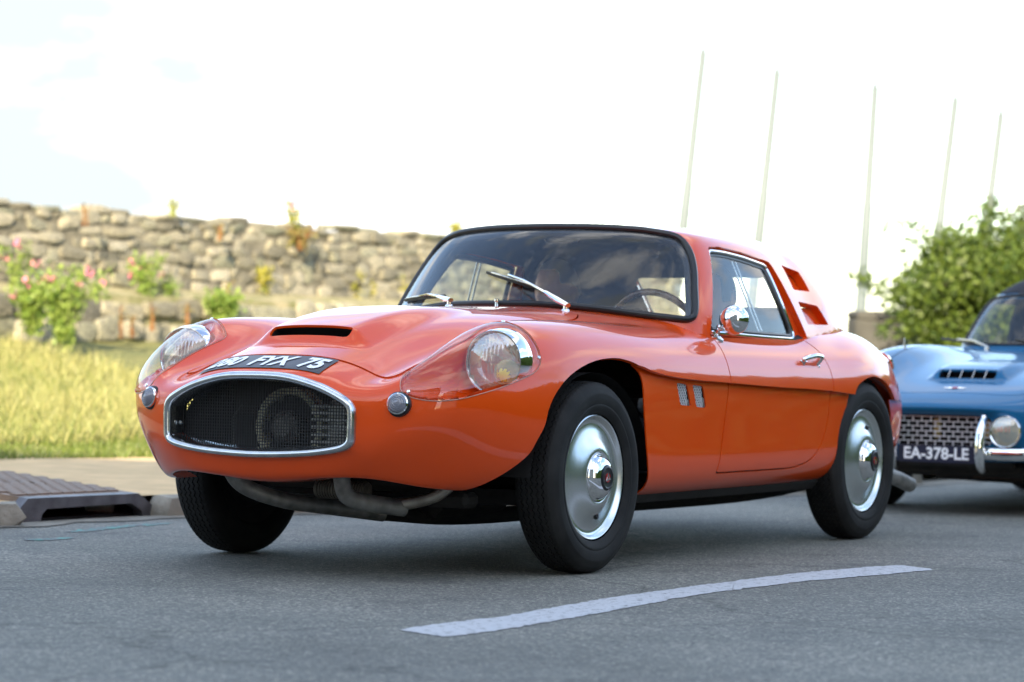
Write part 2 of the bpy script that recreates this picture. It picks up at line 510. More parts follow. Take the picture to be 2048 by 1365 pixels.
def body_net():
    net = [np.array(r, float) for r in NOSE]
    fy = [pchip(*zip(*r[0])) for r in ROWS]; fz = [pchip(*zip(*r[1])) for r in ROWS]
    for x in XS:
        net.append(np.array([(x, float(fy[j](x)), float(fz[j](x))) for j in range(11)]))
    last = net[-1]
    for dx, k in ((-.05, .86), (-.075, .6), (-.085, .25), (-.087, .02)):
        r = last.copy(); r[:, 0] += dx; r[:, 1] *= k; r[:, 2] = .5 + (r[:, 2] - .5) * (k * .95 + .05); net.append(r)
    return np.array(net)

NET = body_net()
NETS = sharpen(NET, .8, 1)
_s2 = sharpen(NETS, .6, 0, 'ext', 'ext'); _s2[0] = NETS[0]; NETS = _s2

def scoop_h(x, y):
    """air scoop pressed out of the bonnet"""
    sy = 1 - sstep(.146, .232, np.abs(y))
    return .042 * sy * sstep(.636, .562, x) * (1 - sstep(.50, -.30, x))

def body_grid():
    us = []
    n = len(NETS)
    dens = {0: 12, 1: 16, 2: 36, 3: 30, 4: 24}
    for i in range(n - 1):
        k = dens.get(i, 20 if i < n - 5 else 6)
        us += [i + j / k for j in range(k)]
    us.append(n - 1)
    vs_ = np.linspace(0, 10, 171)
    A = eval_axis(NETS, us, 'ext', 'ext')
    B = eval_axis(np.moveaxis(A, 1, 0), vs_, 'mir', 'mir')
    G = np.moveaxis(B, 0, 1)
    nu, nv = G.shape[:2]
    V = G.reshape(-1, 3).copy()
    V[np.arange(nu) * nv, 1] = 0; V[np.arange(nu) * nv + nv - 1, 1] = 0
    top = np.tile((vs_ < 4)[None], (nu, 1)).ravel()
    V[:, 2] += np.where(top, scoop_h(V[:, 0], V[:, 1]), 0)
    vv = np.tile(vs_[None], (nu, 1)).ravel()
    return V, grid_faces(nu, nv), vv

CREASE = pchip([.2, -.269, -.365, -.528, -.70, -.96, -1.2, -1.4, -1.65, -1.875, -2.055, -2.58, -3.0], [.70, .672, .652, .634, .624, .615, .606, .599, .592, .584, .573, .548, .53])
ARCH_F = smooth_poly([(-.42,.10),(-.415,.20),(-.380,.285),(-.352,.345),(-.332,.43),(-.318,.53),(-.312,.63),(-.262,.672),(-.158,.693),(-.057,.694),(.05,.682),(.158,.656),(.245,.621),(.309,.577),(.346,.531),(.361,.484),(.388,.438),(.41,.396),(.446,.361),(.52,.30),(.60,.24),(.64,.10),(.3,.02),(-.2,.04)], 6)
ARCH_R = smooth_poly([(-1.80,.10),(-1.925,.18),(-1.972,.255),(-1.988,.35),(-2.02,.435),(-2.055,.521),(-2.085,.575),(-2.127,.608),(-2.227,.634),(-2.329,.640),(-2.439,.62),(-2.539,.577),(-2.60,.52),(-2.652,.424),(-2.66,.30),(-2.62,.10),(-2.2,.0)], 6)
DOOR = round_poly([(-1.02,.95),(-1.003,.786),(-.978,.731),(-.962,.679),(-.958,.62),(-.930,.526),(-.906,.419),(-.882,.298),(-1.55,.298),(-1.70,.322),(-1.80,.385),(-1.848,.475),(-1.858,.551),(-1.88,.60),(-1.88,.69),(-1.864,.735),(-1.80,.785),(-1.79,.95)], [0,.05,.04,.04,.04,.06,.08,.010,.08,.06,.06,.05,.03,.02,.04,.04,.03,0])
VENTS = [round_poly([(-.524,.616),(-.604,.609),(-.629,.535),(-.547,.539)], .004), round_poly([(-.647,.608),(-.729,.603),(-.751,.528),(-.672,.532)], .004)]
HOOD = round_poly([(.735,-.2),(.735,.2),(.722,.30),(.725,.385),(.68,.395),(.60,.385),(.30,.385),(-.05,.41),(-.40,.43),(-.52,.36),(-.555,.2),(-.555,-.2)], [0,.05,.05,.025,.04,.08,.1,.1,.1,.08,.08,0])
SLOT = round_poly([(.566,-.2),(.566,.152),(.600,.152),(.600,-.2)], [0,.012,.016,0])
# clear headlamp cover: outline in a plane facing forwards and outwards
HLN = Vector((.60, .35, .72)).normalized(); HLC = Vector((.52, .58, .68))
HLX = Vector((-HLN.y, HLN.x, 0)).normalized() * -1; HLY = HLN.cross(HLX) * -1
HLY = HLY if HLY.z > 0 else -HLY
def hl2(V):
    D = np.asarray(V) - np.array(HLC)
    return D @ np.array(HLX), D @ np.array(HLY), D @ np.array(HLN)
HL3 = [(.790,.474,.573),(.782,.460,.592),(.735,.445,.628),(.603,.450,.675),(.490,.456,.720),(.410,.460,.742),(.385,.474,.758),(.362,.510,.787),(.337,.557,.802),(.323,.612,.785),(.323,.658,.751),(.334,.69,.708),(.353,.705,.67),(.403,.705,.642),(.487,.691,.616),(.579,.665,.589),(.669,.622,.566),(.731,.571,.556),(.772,.517,.560)]
_h = hl2(HL3); HLP = smooth_poly(list(zip(_h[0], _h[1])), 8)

BV, BF, _vv = body_grid()
# cockpit opening under the hardtop
B_RING = [(-.60,0,.877),(-.64,.22,.872),(-.72,.42,.858),(-.835,.575,.838),(-.96,.652,.805),(-1.3,.665,.785),(-1.70,.66,.778),(-2.03,.615,.80),(-2.375,.573,.815),(-2.66,.43,.81),(-2.75,.18,.79),(-2.78,0,.79)]
T_RING = [(-.90,0,1.175),(-.925,.2,1.169),(-.975,.38,1.157),(-1.045,.495,1.138),(-1.17,.545,1.117),(-1.45,.55,1.105),(-1.76,.54,1.08),(-1.97,.505,1.065),(-2.175,.482,1.072),(-2.28,.35,1.10),(-2.30,.16,1.12),(-2.32,0,1.125)]
M_RING = [(b[0]*.5+t[0]*.5+k, b[1]*.5+t[1]*.5+m_, b[2]*.5+t[2]*.5) for b, t, k, m_ in zip(B_RING, T_RING, [.01,.01,.01,.008,.004,0,0,0,-.01,-.015,-.015,-.015], [0,.0,.005,.01,.012,.012,.012,.014,.024,.013,0,0])]
CPIT = [(x - (.05 if x > -1 else 0) + (.05 if x < -2.3 else 0), y * .93) for x, y, z in B_RING]
CPIT = [(x, -.05 if y == 0 else y) for x, y in CPIT]
# open underside between the sills (the floor is its own part)
und = poly_sdf(BV[:, 0], np.abs(BV[:, 1]), [(-3.0, -.1), (.77, -.1), (.75, .33), (.66, .42), (.45, .50), (.2, .56), (-3.0, .6)])
und = np.where((BV[:, 2] < .38) & (_vv > 7.8), und, 1.0)
V, F, _ = clip(BV, BF, und)
g = poly_sdf(V[:, 0], V[:, 1], CPIT); g = np.where(V[:, 2] > .70, g, 1.0)
V, F, _ = clip(V, F, g)
# wheel arches
for poly in (ARCH_F, ARCH_R):
    g = poly_sdf(V[:, 0], V[:, 2], poly); g = np.where(V[:, 1] > .40, g, np.maximum(g, .40 - V[:, 1]))
    V, F, _ = clip(V, F, g)
# headlamp cover
a, b, c = hl2(V); g = poly_sdf(a, b, HLP); g = np.where(np.abs(c) < .30, g, 1.0); g = np.where(V[:, 1] > .3, g, 1.0)
cover_V, cover_F, _ = clip(V, F, g, -1)
V, F, hl_cut = clip(V, F, g)
# upper shell / lower shell along the crease
cr = V[:, 2] - CREASE(V[:, 0])
cr = np.where((V[:, 1] < .3) & (V[:, 0] > -2.7), np.where(V[:, 2] > .5, 1.0, -1.0), cr)
cr = np.where(V[:, 0] > -.05, 1.0, cr)
UV, UF, ucut = clip(V, F, cr)
LV, LF, lcut = clip(V, F, cr, -1)
def step_in(V):
    V = V.copy(); d = CREASE(V[:, 0]) - V[:, 2]
    k = .026 * (1 - .6 * sstep(0, .30, d)) * sstep(-2.9, -2.6, V[:, 0]); V[:, 1] -= np.where(V[:, 1] > .3, k, 0); return V
LV = step_in(LV)
GAP = .0030
# bonnet
g = poly_sdf(UV[:, 0], UV[:, 1], HOOD); g = np.where(UV[:, 2] > .56, g, 1.0)
HV, HF, _ = clip(UV, UF, g + .0022, -1)
UV, UF, _ = clip(UV, UF, g - .0022)
g = poly_sdf(HV[:, 0], HV[:, 1], SLOT)
slot_V, slot_F, _ = clip(HV, HF, g, -1)
HV, HF, _ = clip(HV, HF, g)
# door skins, upper and lower
def shifted(V):
    d = CREASE(V[:, 0]) - V[:, 2]
    return V[:, 0] + np.where(d > -.001, 1.25 * .026 * (1 - .6 * sstep(0, .30, d)), 0)
def doorcut(V, F, low=False):
    g = poly_sdf(shifted(V) if low else V[:, 0], V[:, 2], DOOR); g = np.where(V[:, 1] > .4, g, 1.0)
    d = clip(V, F, g + GAP, -1); b = clip(V, F, g - GAP)
    return d[:2], b[:2]
(DU_V, DU_F), (UV, UF) = doorcut(UV, UF)
(DL_V, DL_F), (LV, LF) = doorcut(LV, LF, True)
vent = []
for P in VENTS:
    g = poly_sdf(LV[:, 0] + .045, LV[:, 2], P); g = np.where(LV[:, 1] > .4, g, 1.0)
    vent.append(clip(LV, LF, g, -1)[:2]); LV, LF, _ = clip(LV, LF, g)

def crisp(name, V, F, mat_, parent, depth=.014, both=True, edges=None):
    e = boundary(F)
    V = np.asarray(V)
    e = [(a, b) for a, b in e if not (abs(V[a][1]) < 1e-4 and abs(V[b][1]) < 1e-4)]
    V2, F2 = lip(V, F, [(b, a) for a, b in e] if False else e, depth)
    if both: V2, F2 = mirror_weld(V2, F2)
    return mesh(name, V2, F2, mat_, parent, True, None)

# ---- hardtop
def roof_grid():
    low = [(x * 1.0, y + .006 * (y > 0), z - .07) for x, y, z in B_RING]
    inn = [(-1.6 + (x + 1.6) * .60, y * .62, 1.192 - .012 * (1 if x < -2 else 0)) for x, y, z in T_RING]
    inn2 = [(-1.6 + (x + 1.6) * .85, y * .87, z * .35 + 1.180 * .65) for x, y, z in T_RING]
    cen = [(-1.6 + (x + 1.6) * .05, y * .05, 1.206) for x, y, z in T_RING]
    net = np.array([low, B_RING, M_RING, T_RING, inn2, inn, cen], float)
    net = sharpen(net, .85, 1)
    n2 = sharpen(net, .5, 0, 'ext', 'ext'); n2[0] = net[0]; n2[-2:] = net[-2:]
    us = np.concatenate([np.linspace(0, 1, 8)[:-1], np.linspace(1, 3, 64)[:-1], np.linspace(3, 5, 36)[:-1], np.linspace(5, 6, 8)])
    vs_ = np.linspace(0, 11, 221)
    A = eval_axis(n2, us, 'ext', 'ext'); B = eval_axis(np.moveaxis(A, 1, 0), vs_, 'mir', 'mir'); G = np.moveaxis(B, 0, 1)
    nu, nv = G.shape[:2]; V = G.reshape(-1, 3).copy()
    V[np.arange(nu) * nv, 1] = 0; V[np.arange(nu) * nv + nv - 1, 1] = 0
    return V, grid_faces(nu, nv)
_sc = [(.17,.878),(.33,.867),(.469,.850),(.56,.839),(.612,.836),(.612,.872),(.587,.955),(.562,1.025),(.530,1.085),(.485,1.130),(.42,1.147),(.33,1.158),(.16,1.165)]
SCREEN = smooth_poly(_sc + [(-y, z) for y, z in reversed(_sc)], 8)
SIDEOPEN = round_poly([(-.966,.775),(-1.165,1.104),(-1.26,1.110),(-1.45,1.097),(-1.70,1.070),(-1.745,.985),(-1.800,.882),(-1.865,.775)], [.004,.012,.03,.05,.02,.05,.05,.004])
SIDEWIN = [(-.976,.795),(-1.170,1.098),(-1.30,1.095),(-1.45,1.084),(-1.66,1.060),(-1.69,.93),(-1.735,.780),(-1.4,.785)]
LOUV = [round_poly([(-1.852,1.067),(-2.05,1.046),(-2.068,.968),(-1.866,.970)], .012), round_poly([(-1.865,.926),(-2.09,.914),(-2.165,.840),(-1.902,.838)], .012)]
REARWIN = round_poly([(-.2,.87),(.39,.87),(.36,1.06),(-.2,1.065)], [.0,.04,.04,.0])
RV, RF = roof_grid()
g = poly_sdf(RV[:, 1], RV[:, 2], SCREEN); g = np.where(RV[:, 0] > -1.3, g, 1.0)
screen_V, screen_F, _ = clip(RV, RF, g, -1)
V, F, _ = clip(RV, RF, g)
g = poly_sdf(V[:, 1], V[:, 2], REARWIN); g = np.where(V[:, 0] < -2.05, g, 1.0)
rear_V, rear_F, _ = clip(V, F, g, -1)
V, F, _ = clip(V, F, g)
g = poly_sdf(V[:, 0], V[:, 2], SIDEOPEN); g = np.where(V[:, 1] > .3, g, 1.0)
side_V, side_F, _ = clip(V, F, g, -1)
V, F, _ = clip(V, F, g)
louv = []
for P in LOUV:
    g = poly_sdf(V[:, 0], V[:, 2], P); g = np.where(V[:, 1] > .3, g, 1.0)
    louv.append(clip(V, F, g, -1)[:2]); V, F, _ = clip(V, F, g)
TOPV, TOPF = V, F
# ---- body parts
def edge_open(V, F):
    """boundary edges that are not on the middle line"""
    return [(a, b) for a, b in boundary(F) if not (abs(V[a][1]) < 1e-4 and abs(V[b][1]) < 1e-4)]

def skin(name, V, F, mt, parent, depth=.014, both=True, drop=None):
    V = np.asarray(V)
    e = edge_open(V, F)
    if drop is not None: e = [(a, b) for a, b in e if not drop(V[a], V[b])]
    V2, F2 = lip(V, F, e, depth)
    if both: V2, F2 = mirror_weld(V2, F2)
    return mesh(name, V2, F2, mt, parent, True, None)

under = lambda a, b: a[2] < .36 and b[2] < .36 and abs(a[1]) < .6 and a[0] > .1
skin('body_shell', UV, UF, M_paint, car, .014, True, under)
skin('lower_body', LV, LF, M_paint, car, .005, True)
HV = HV + vnormals(HV, HF) * np.array([1, 0, 1]) * .0035
bonnet = skin('bonnet', HV, HF, M_paint, car, .008)
N = vnormals(slot_V, slot_F)
dv = slot_V - np.array([0.05, 0, 0.03]); e = edge_open(slot_V, slot_F)
n0 = len(slot_V); allV = np.concatenate([slot_V - N * .001, dv])
allF = [tuple(i + n0 for i in f) for f in slot_F] + [(b, a, a + n0, b + n0) for a, b in e]
mesh('scoop_duct', *mirror_weld(allV, allF), M_black, bonnet, True, 40)

def sided(fn):
    """build once for each side of the car"""
    return [fn(s) for s in (1, -1)]

def put(name, V, F, mt, parent, side, smooth=True, sharp=None):
    if side < 0: V, F = flip_y(V, F)
    return mesh(name, V, F, mt, parent, smooth, sharp)

def make_door(side):
    V1, F1 = lip(DU_V, DU_F, boundary(DU_F), .012)
    V2, F2 = lip(DL_V, DL_F, boundary(DL_F), .012)
    n = len(V1)
    return put('door', np.concatenate([V1, V2]), list(F1) + [tuple(i + n for i in f) for f in F2], M_paint, car, side)
doors = sided(make_door)
# dark door jamb behind the shut lines, and cabin sides
jV = np.concatenate([DU_V, DL_V]); jF = list(DU_F) + [tuple(i + len(DU_V) for i in f) for f in DL_F]
jV = jV.copy(); cx = np.array([-1.38, 0, .5]); jV[:, 1] -= .022
jV[:, 0] = cx[0] + (jV[:, 0] - cx[0]) * 1.04; jV[:, 2] = cx[2] + (jV[:, 2] - cx[2]) * 1.06
sided(lambda s: put('door_jamb', jV, jF, M_black, car, s))

# hardtop, inner lining
skin('hardtop', TOPV, TOPF, M_paint, car, .034)
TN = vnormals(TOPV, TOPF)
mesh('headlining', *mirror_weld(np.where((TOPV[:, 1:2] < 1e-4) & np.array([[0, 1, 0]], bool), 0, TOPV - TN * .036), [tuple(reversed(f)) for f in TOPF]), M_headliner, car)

def tube_loop(V, F, r, name, mt, parent, both=True, off=0.0, n=10, side=1, flat=None):
    V = np.asarray(V); Nn = vnormals(V, F)
    W, G = (V + Nn * off, F)
    if both:
        W = np.where((np.abs(V[:, 1:2]) < 1e-4) & np.array([[0, 1, 0]], bool), 0, W); W, G = mirror_weld(W, G)
    mb = MB()
    for L in loops(boundary(G)):
        P = [W[i] for i in L[:-1]]
        # even spacing, so the seal is smooth
        P = np.array(P); d = np.r_[0, np.cumsum(np.linalg.norm(np.diff(np.vstack([P, P[:1]]), axis=0), axis=1))]
        m = max(24, int(d[-1] / .012)); t = np.linspace(0, d[-1], m, endpoint=False); Q = np.vstack([P, P[:1]])
        R_ = np.stack([np.interp(t, d, Q[:, k]) for k in range(3)], 1)
        for _ in range(3): R_ = (np.roll(R_, 1, 0) + 2 * R_ + np.roll(R_, -1, 0)) / 4
        if side < 0: R_[:, 1] *= -1
        mb.tube(R_, r, n, True, flat=flat)
    return mb.build(name, mt, parent)

scr = mesh('windscreen', *mirror_weld(screen_V, screen_F), M_glass, car)
tube_loop(screen_V, screen_F, .0125, 'windscreen_seal', M_seal, car, True, .004)
tube_loop(screen_V, screen_F, .020, 'screen_trim', M_trim, car, True, -.022)
rw = mesh('rear_window', *mirror_weld(rear_V, rear_F), M_glass, car)
tube_loop(rear_V, rear_F, .005, 'rear_window_seal', M_seal, car, True, -.004)

# side windows: glass set back from the pillar, chrome frame, rubber channel, sliding pane divider
def inset(V, F, d):
    return V - vnormals(V, F) * d
def make_side(side):
    g = poly_sdf(RV[:, 0], RV[:, 2], SIDEWIN); g = np.where(RV[:, 1] > .3, g, 1.0)
    v, f, _ = clip(RV, RF, g, -1)
    v = inset(v, f, .020)
    w = put('side_window', v, f, M_sideglass, car, side)
    tube_loop(v, f, .0085, 'window_frame', M_chrome, w, False, .006, 8, side)
    c = np.array([v[:, 0].mean(), 0, v[:, 2].mean()]); v2 = v.copy()
    v2[:, 0] = c[0] + (v[:, 0] - c[0]) * .95; v2[:, 2] = c[2] + (v[:, 2] - c[2]) * .92
    tube_loop(v2, f, .010, 'window_rubber', M_seal, w, False, .001, 8, side)
    # pane divider
    def onwin(x, z):
        i = np.argmin((v[:, 0] - x) ** 2 + (v[:, 2] - z) ** 2); return v[i]
    p0, p1 = onwin(-1.37, 1.078), onwin(-1.42, .80)
    mb = MB()
    for dx in (0, -.030):
        mb.tube([(p0[0] + dx, p0[1] - .002, p0[2]), (p1[0] + dx, p1[1] - .002, p1[2])], .0035, 6)
    mb.V = [(x, y * side, z) for x, y, z in mb.V]
    if side < 0: mb.F = [tuple(reversed(f_)) for f_ in mb.F]
    mb.build('pane_divider', M_chrome_soft, w)
    return w
sided(make_side)
# filler between opening and window frame (orange reveal), follows the opening, set back
def make_reveal(side):
    g = poly_sdf(side_V[:, 0], side_V[:, 2], SIDEWIN)
    v, f, _ = clip(side_V, side_F, g)
    return put('window_reveal', v - vnormals(side_V, side_F).mean(0) * .026, f, M_paint, car, side)
sided(make_reveal)
# louvres in the buttress: recessed orange floors
def make_louvres(side):
    o_ = []
    for v, f in louv:
        v2 = v - vnormals(v, f) * (.050 - .024 * sstep(-1.86, -2.2, v[:, 0]))[:, None]
        o_.append(put('buttress_louvre', v2, f, M_paint, car, side))
    return o_
sided(make_louvres)

# side vents behind the front wheels: mesh panel in a small recess
def make_vents(side):
    for v, f in vent:
        c = v.mean(0); back = put('vent_back', v - np.array([0, .020, 0]), f, M_black, car, side)
        mb = MB()
        x0, x1 = v[:, 0].min(), v[:, 0].max(); z0, z1 = v[:, 2].min(), v[:, 2].max(); y = v[:, 1].mean() - .007
        sk = (v[np.argmin(v[:, 2])][0] - v[np.argmax(v[:, 2])][0]) * .5
        nz_, nx_ = 9, 5
        for i in range(nz_):
            z = z0 + (z1 - z0) * (i + .5) / nz_
            t = (z - z0) / (z1 - z0); xa = x0 + .006 + .022 * t; xb = x1 - .006 - .022 * (1 - t)
            for k in range(nx_ * 2):
                xs = [xa + (xb - xa) * (k + j) / (nx_ * 2) for j in (0, 1)]
                zz = [(z + (.0045 if (k + j + i) % 2 else -.0045)) for j in (0, 1)]
                mb.tube([(xs[0], y, zz[0]), (xs[1], y, zz[1])], .0013, 4, caps=False)
        mb.V = [(a, b * side, c_) for a, b, c_ in mb.V]
        o = mb.build('vent_mesh', M_ventwire, back); o['kind'] = 'stuff'
sided(make_vents)

# ---- grille
RING = [(0,.637),(.12,.632),(.235,.605),(.318,.569),(.345,.549),(.357,.521),(.356,.445),(.352,.42),(.318,.397),(.22,.380),(.11,.372),(0,.369)]
def ring_curve(n=160, k=0.0):
    pts = [(y, z) for y, z in RING] + [(-y, z) for y, z in RING[-2:0:-1]]
    sp = smooth_poly(pts, 12)
    d = np.r_[0, np.cumsum(np.linalg.norm(np.diff(np.vstack([sp, sp[:1]]), axis=0), axis=1))]
    t = np.linspace(0, d[-1], n, endpoint=False); Q = np.vstack([sp, sp[:1]])
    R_ = np.stack([np.interp(t, d, Q[:, j]) for j in (0, 1)], 1)
    for _ in range(2): R_ = (np.roll(R_, 1, 0) + 2 * R_ + np.roll(R_, -1, 0)) / 4
    if k:
        T = np.roll(R_, -1, 0) - np.roll(R_, 1, 0); T /= np.linalg.norm(T, axis=1)[:, None]
        nrm = np.stack([-T[:, 1], T[:, 0]], 1)
        if ((R_[0] + nrm[0] * .01) - R_.mean(0)) @ ((R_[0] + nrm[0] * .01) - R_.mean(0)) < (R_[0] - R_.mean(0)) @ (R_[0] - R_.mean(0)): nrm = -nrm
        R_ = R_ + nrm * k
    return R_
gx = lambda y: .886 - .16 * y * y
prof = [(0.000, -.030), (-.001, .002), (-.004, .012), (-.010, .0185), (-.017, .018), (-.024, .010), (-.028, -.002), (-.031, -.035), (-.033, -.060)]
V = []; F = []
m = 160
for k, dx in prof:
    for y, z in ring_curve(m, k): V.append((gx(y) + dx, y, z))
for i in range(len(prof) - 1):
    for j in range(m): F.append((i * m + j, i * m + (j + 1) % m, (i + 1) * m + (j + 1) % m, (i + 1) * m + j))
mesh('grille_surround', V, F, M_chrome_soft, car)
# inner throat
V = []; F = []
for k, dx in ((-.026, -.03), (-.030, -.075)):
    for y, z in ring_curve(m, k): V.append((gx(y) + dx, y, z))
for j in range(m): F.append((j, (j + 1) % m, m + (j + 1) % m, m + j))
mesh('grille_throat', V, F, M_seal, car)
inner = ring_curve(200, -.031)
mb = MB(); pitch = .0098
def span(c, axis):
    P = np.vstack([inner, inner[:1]]); xs_ = []
    for a, b in zip(P[:-1], P[1:]):
        if (a[axis] - c) * (b[axis] - c) < 0:
            t = (c - a[axis]) / (b[axis] - a[axis]); xs_.append(a[1 - axis] + t * (b[1 - axis] - a[1 - axis]))
    return (min(xs_), max(xs_)) if len(xs_) >= 2 else None
for i in range(-40, 41):
    y = i * pitch; s_ = span(y, 0)
    if s_:
        x = gx(y) - .058; mb.box((x, y, (s_[0] + s_[1]) / 2), (.002, .0030, s_[1] - s_[0]))
for i in range(0, 40):
    z = .36 + i * pitch; s_ = span(z, 1)
    if s_:
        n = 8
        for k in range(n):
            ya, yb = s_[0] + (s_[1] - s_[0]) * k / n, s_[0] + (s_[1] - s_[0]) * (k + 1) / n
            xm = (gx(ya) + gx(yb)) / 2 - .060
            mb.box((xm, (ya + yb) / 2, z), (.002, yb - ya, .0030), Matrix.Rotation(math.atan2(gx(ya) - gx(yb), yb - ya), 3, 'Z'))
tag(mb.build('grille_mesh', mat('mesh_wire', (.012, .012, .012), .6), car, smooth=False), kind='stuff')
for s in (1, -1):
    mb = MB(); mb.lathe([(0, .006), (.006, .005), (.008, 0)], 10, Matrix.Translation((gx(.3) - .035, s * .315, .47)), 'x'); mb.build('grille_screw', M_chrome_soft, car)
# cooling fan and engine front behind the mesh
fan = MB(); FC = (.715, .018, .462)
fan.lathe([(.100, .0), (.104, .012), (.124, .012), (.126, -.03), (.100, -.03), (.100, 0)], 40, Matrix.Translation(FC), 'x')
shroud = fan.build('fan_shroud', noisy(mat('cast_alloy', (.88, .84, .62), .5), 15, .3), car)
mb = MB(); mb.lathe([(0, .05), (.03, .05), (.05, .035), (.052, .0), (0.052, -.03)], 24, Matrix.Translation(FC), 'x')
mb.build('fan_hub', M_pipe, shroud)
for k in range(8):
    a = 2 * math.pi * k / 8; mb = MB()
    mb.box((0, 0, .073), (.006, .04, .05), Matrix.Rotation(R(28), 3, 'Z'))
    o = mb.build('fan_blade', M_black, shroud, False); o.matrix_local = Matrix.Translation(FC) @ Matrix.Rotation(a, 4, 'X')
mb = MB()
for k in range(7): mb.box((.70, .20, .40 + .022 * k), (.10, .17, .009))
mb.box((.69, .20, .47), (.08, .10, .16), None, .02)
mb.build('cylinder_fins', noisy(mat('fin_alloy', (.75, .75, .72), .4, .3), 25, .3), car, True, 30)
mb = MB(); mb.box((.42, 0, .46), (.12, .72, .36)); mb.box((.5, -.25, .43), (.1, .2, .2), None, .04); mb.build('engine_block', M_under, car, False)

# ---- number plate painted on the nose
def text_mesh(s_, size, shear=0.0, bold=0.0, extr=.0008):
    cu = bpy.data.curves.new('lettering', 'FONT'); cu.body = s_; cu.size = size; cu.shear = shear; cu.offset = bold
    cu.extrude = extr; cu.align_x = 'CENTER'; cu.align_y = 'CENTER'; cu.resolution_u = 3
    o = bpy.data.objects.new('lettering', cu); COL.objects.link(o)
    dg = bpy.context.evaluated_depsgraph_get(); dg.update()
    me = bpy.data.meshes.new_from_object(o.evaluated_get(dg))
    bpy.data.objects.remove(o); bpy.data.curves.remove(cu)
    return me
from mathutils.bvhtree import BVHTree
_bw = mirror_weld(np.concatenate([HV, UV]), list(HF) + [tuple(i + len(HV) for i in f) for f in UF])
BODY_BVH = BVHTree.FromPolygons([tuple(v) for v in _bw[0]], _bw[1])
def drape(x, y):
    h = BODY_BVH.ray_cast(Vector((x, y, 2)), Vector((0, 0, -1)))
    return h[0], h[1]
PB, PT = .853, .742      # x of the lower and upper edge of the plate
def plate_pt(u, v, h):
    y = u; x = PB + (PT - PB) * v - .13 * y * y
    p, n = drape(x, y)
    return p + n * h
V = []; F = []
nu, nv = 30, 8
for i in range(nu + 1):
    for j in range(nv + 1): V.append(plate_pt(-.246 + .455 * i / nu, j / nv, .003))
F = [(i * (nv + 1) + j, (i + 1) * (nv + 1) + j, (i + 1) * (nv + 1) + j + 1, i * (nv + 1) + j + 1) for i in range(nu) for j in range(nv)]
plate = mesh('number_plate', V, F, M_plate, car)
me = text_mesh("280  FYX  75", .105, .20, .0042, 0.0)
xs_ = [v.co.x for v in me.vertices]; ys_ = [v.co.y for v in me.vertices]
bm = bmesh.new(); bm.from_mesh(me)
bmesh.ops.triangulate(bm, faces=bm.faces[:])
bmesh.ops.subdivide_edges(bm, edges=[e for e in bm.edges if e.calc_length() > .02], cuts=2)
x0, x1, y0, y1 = min(xs_), max(xs_), min(ys_), max(ys_)
for v in bm.verts:
    u = -.232 + .428 * (v.co.x - x0) / (x1 - x0); w = .12 + .76 * (v.co.y - y0) / (y1 - y0)
    v.co = plate_pt(u, w, .0052)
bm.to_mesh(me); bm.free()
link('plate_lettering', me, plate, M_white)

# ---- headlamps
M_lens = bpy.data.materials.new('fluted_lens'); M_lens.use_nodes = True
_n, _l = M_lens.node_tree.nodes, M_lens.node_tree.links; _n.clear()
_o = _n.new('ShaderNodeOutputMaterial'); _m1 = _n.new('ShaderNodeMixShader'); _m1.inputs[0].default_value = .42
_t = _n.new('ShaderNodeBsdfTransparent'); _t.inputs[0].default_value = (.9, .92, .92, 1)
_g = _n.new('ShaderNodeBsdfGlossy'); _g.inputs['Roughness'].default_value = .06; _g.inputs[0].default_value = (.9, .9, .88, 1)
_l.new(_t.outputs[0], _m1.inputs[1]); _l.new(_g.outputs[0], _m1.inputs[2]); _df = _n.new('ShaderNodeBsdfDiffuse'); _df.inputs[0].default_value = (.82, .76, .55, 1); _m2 = _n.new('ShaderNodeMixShader'); _m2.inputs[0].default_value = .28
_l.new(_m1.outputs[0], _m2.inputs[1]); _l.new(_df.outputs[0], _m2.inputs[2]); _l.new(_m2.outputs[0], _o.inputs[0])
M_yellow = mat('yellow_bulb', (.85, .70, .12), .2, 0, .6)
LAMP = Vector((.440, .592, .675))
def lens_geo(r, dome, ribs, amp):
    V = []; F = []; nr, na = 14, 72
    for i in range(nr + 1):
        for k in range(na):
            a = 2 * math.pi * k / na; q = r * i / nr
            y, z = q * math.cos(a), q * math.sin(a)
            x = dome * (1 - (q / r) ** 2) + amp * math.cos(2 * math.pi * ribs * y / (2 * r)) * (1 if i < nr else 0)
            V.append((x, y, z))
    for i in range(nr):
        for k in range(na): F.append((i * na + k, i * na + (k + 1) % na, (i + 1) * na + (k + 1) % na, (i + 1) * na + k))
    return V, F
cN = vnormals(cover_V, cover_F)
_a, _b, _c = hl2(cover_V); csd = -poly_sdf(_a, _b, HLP)
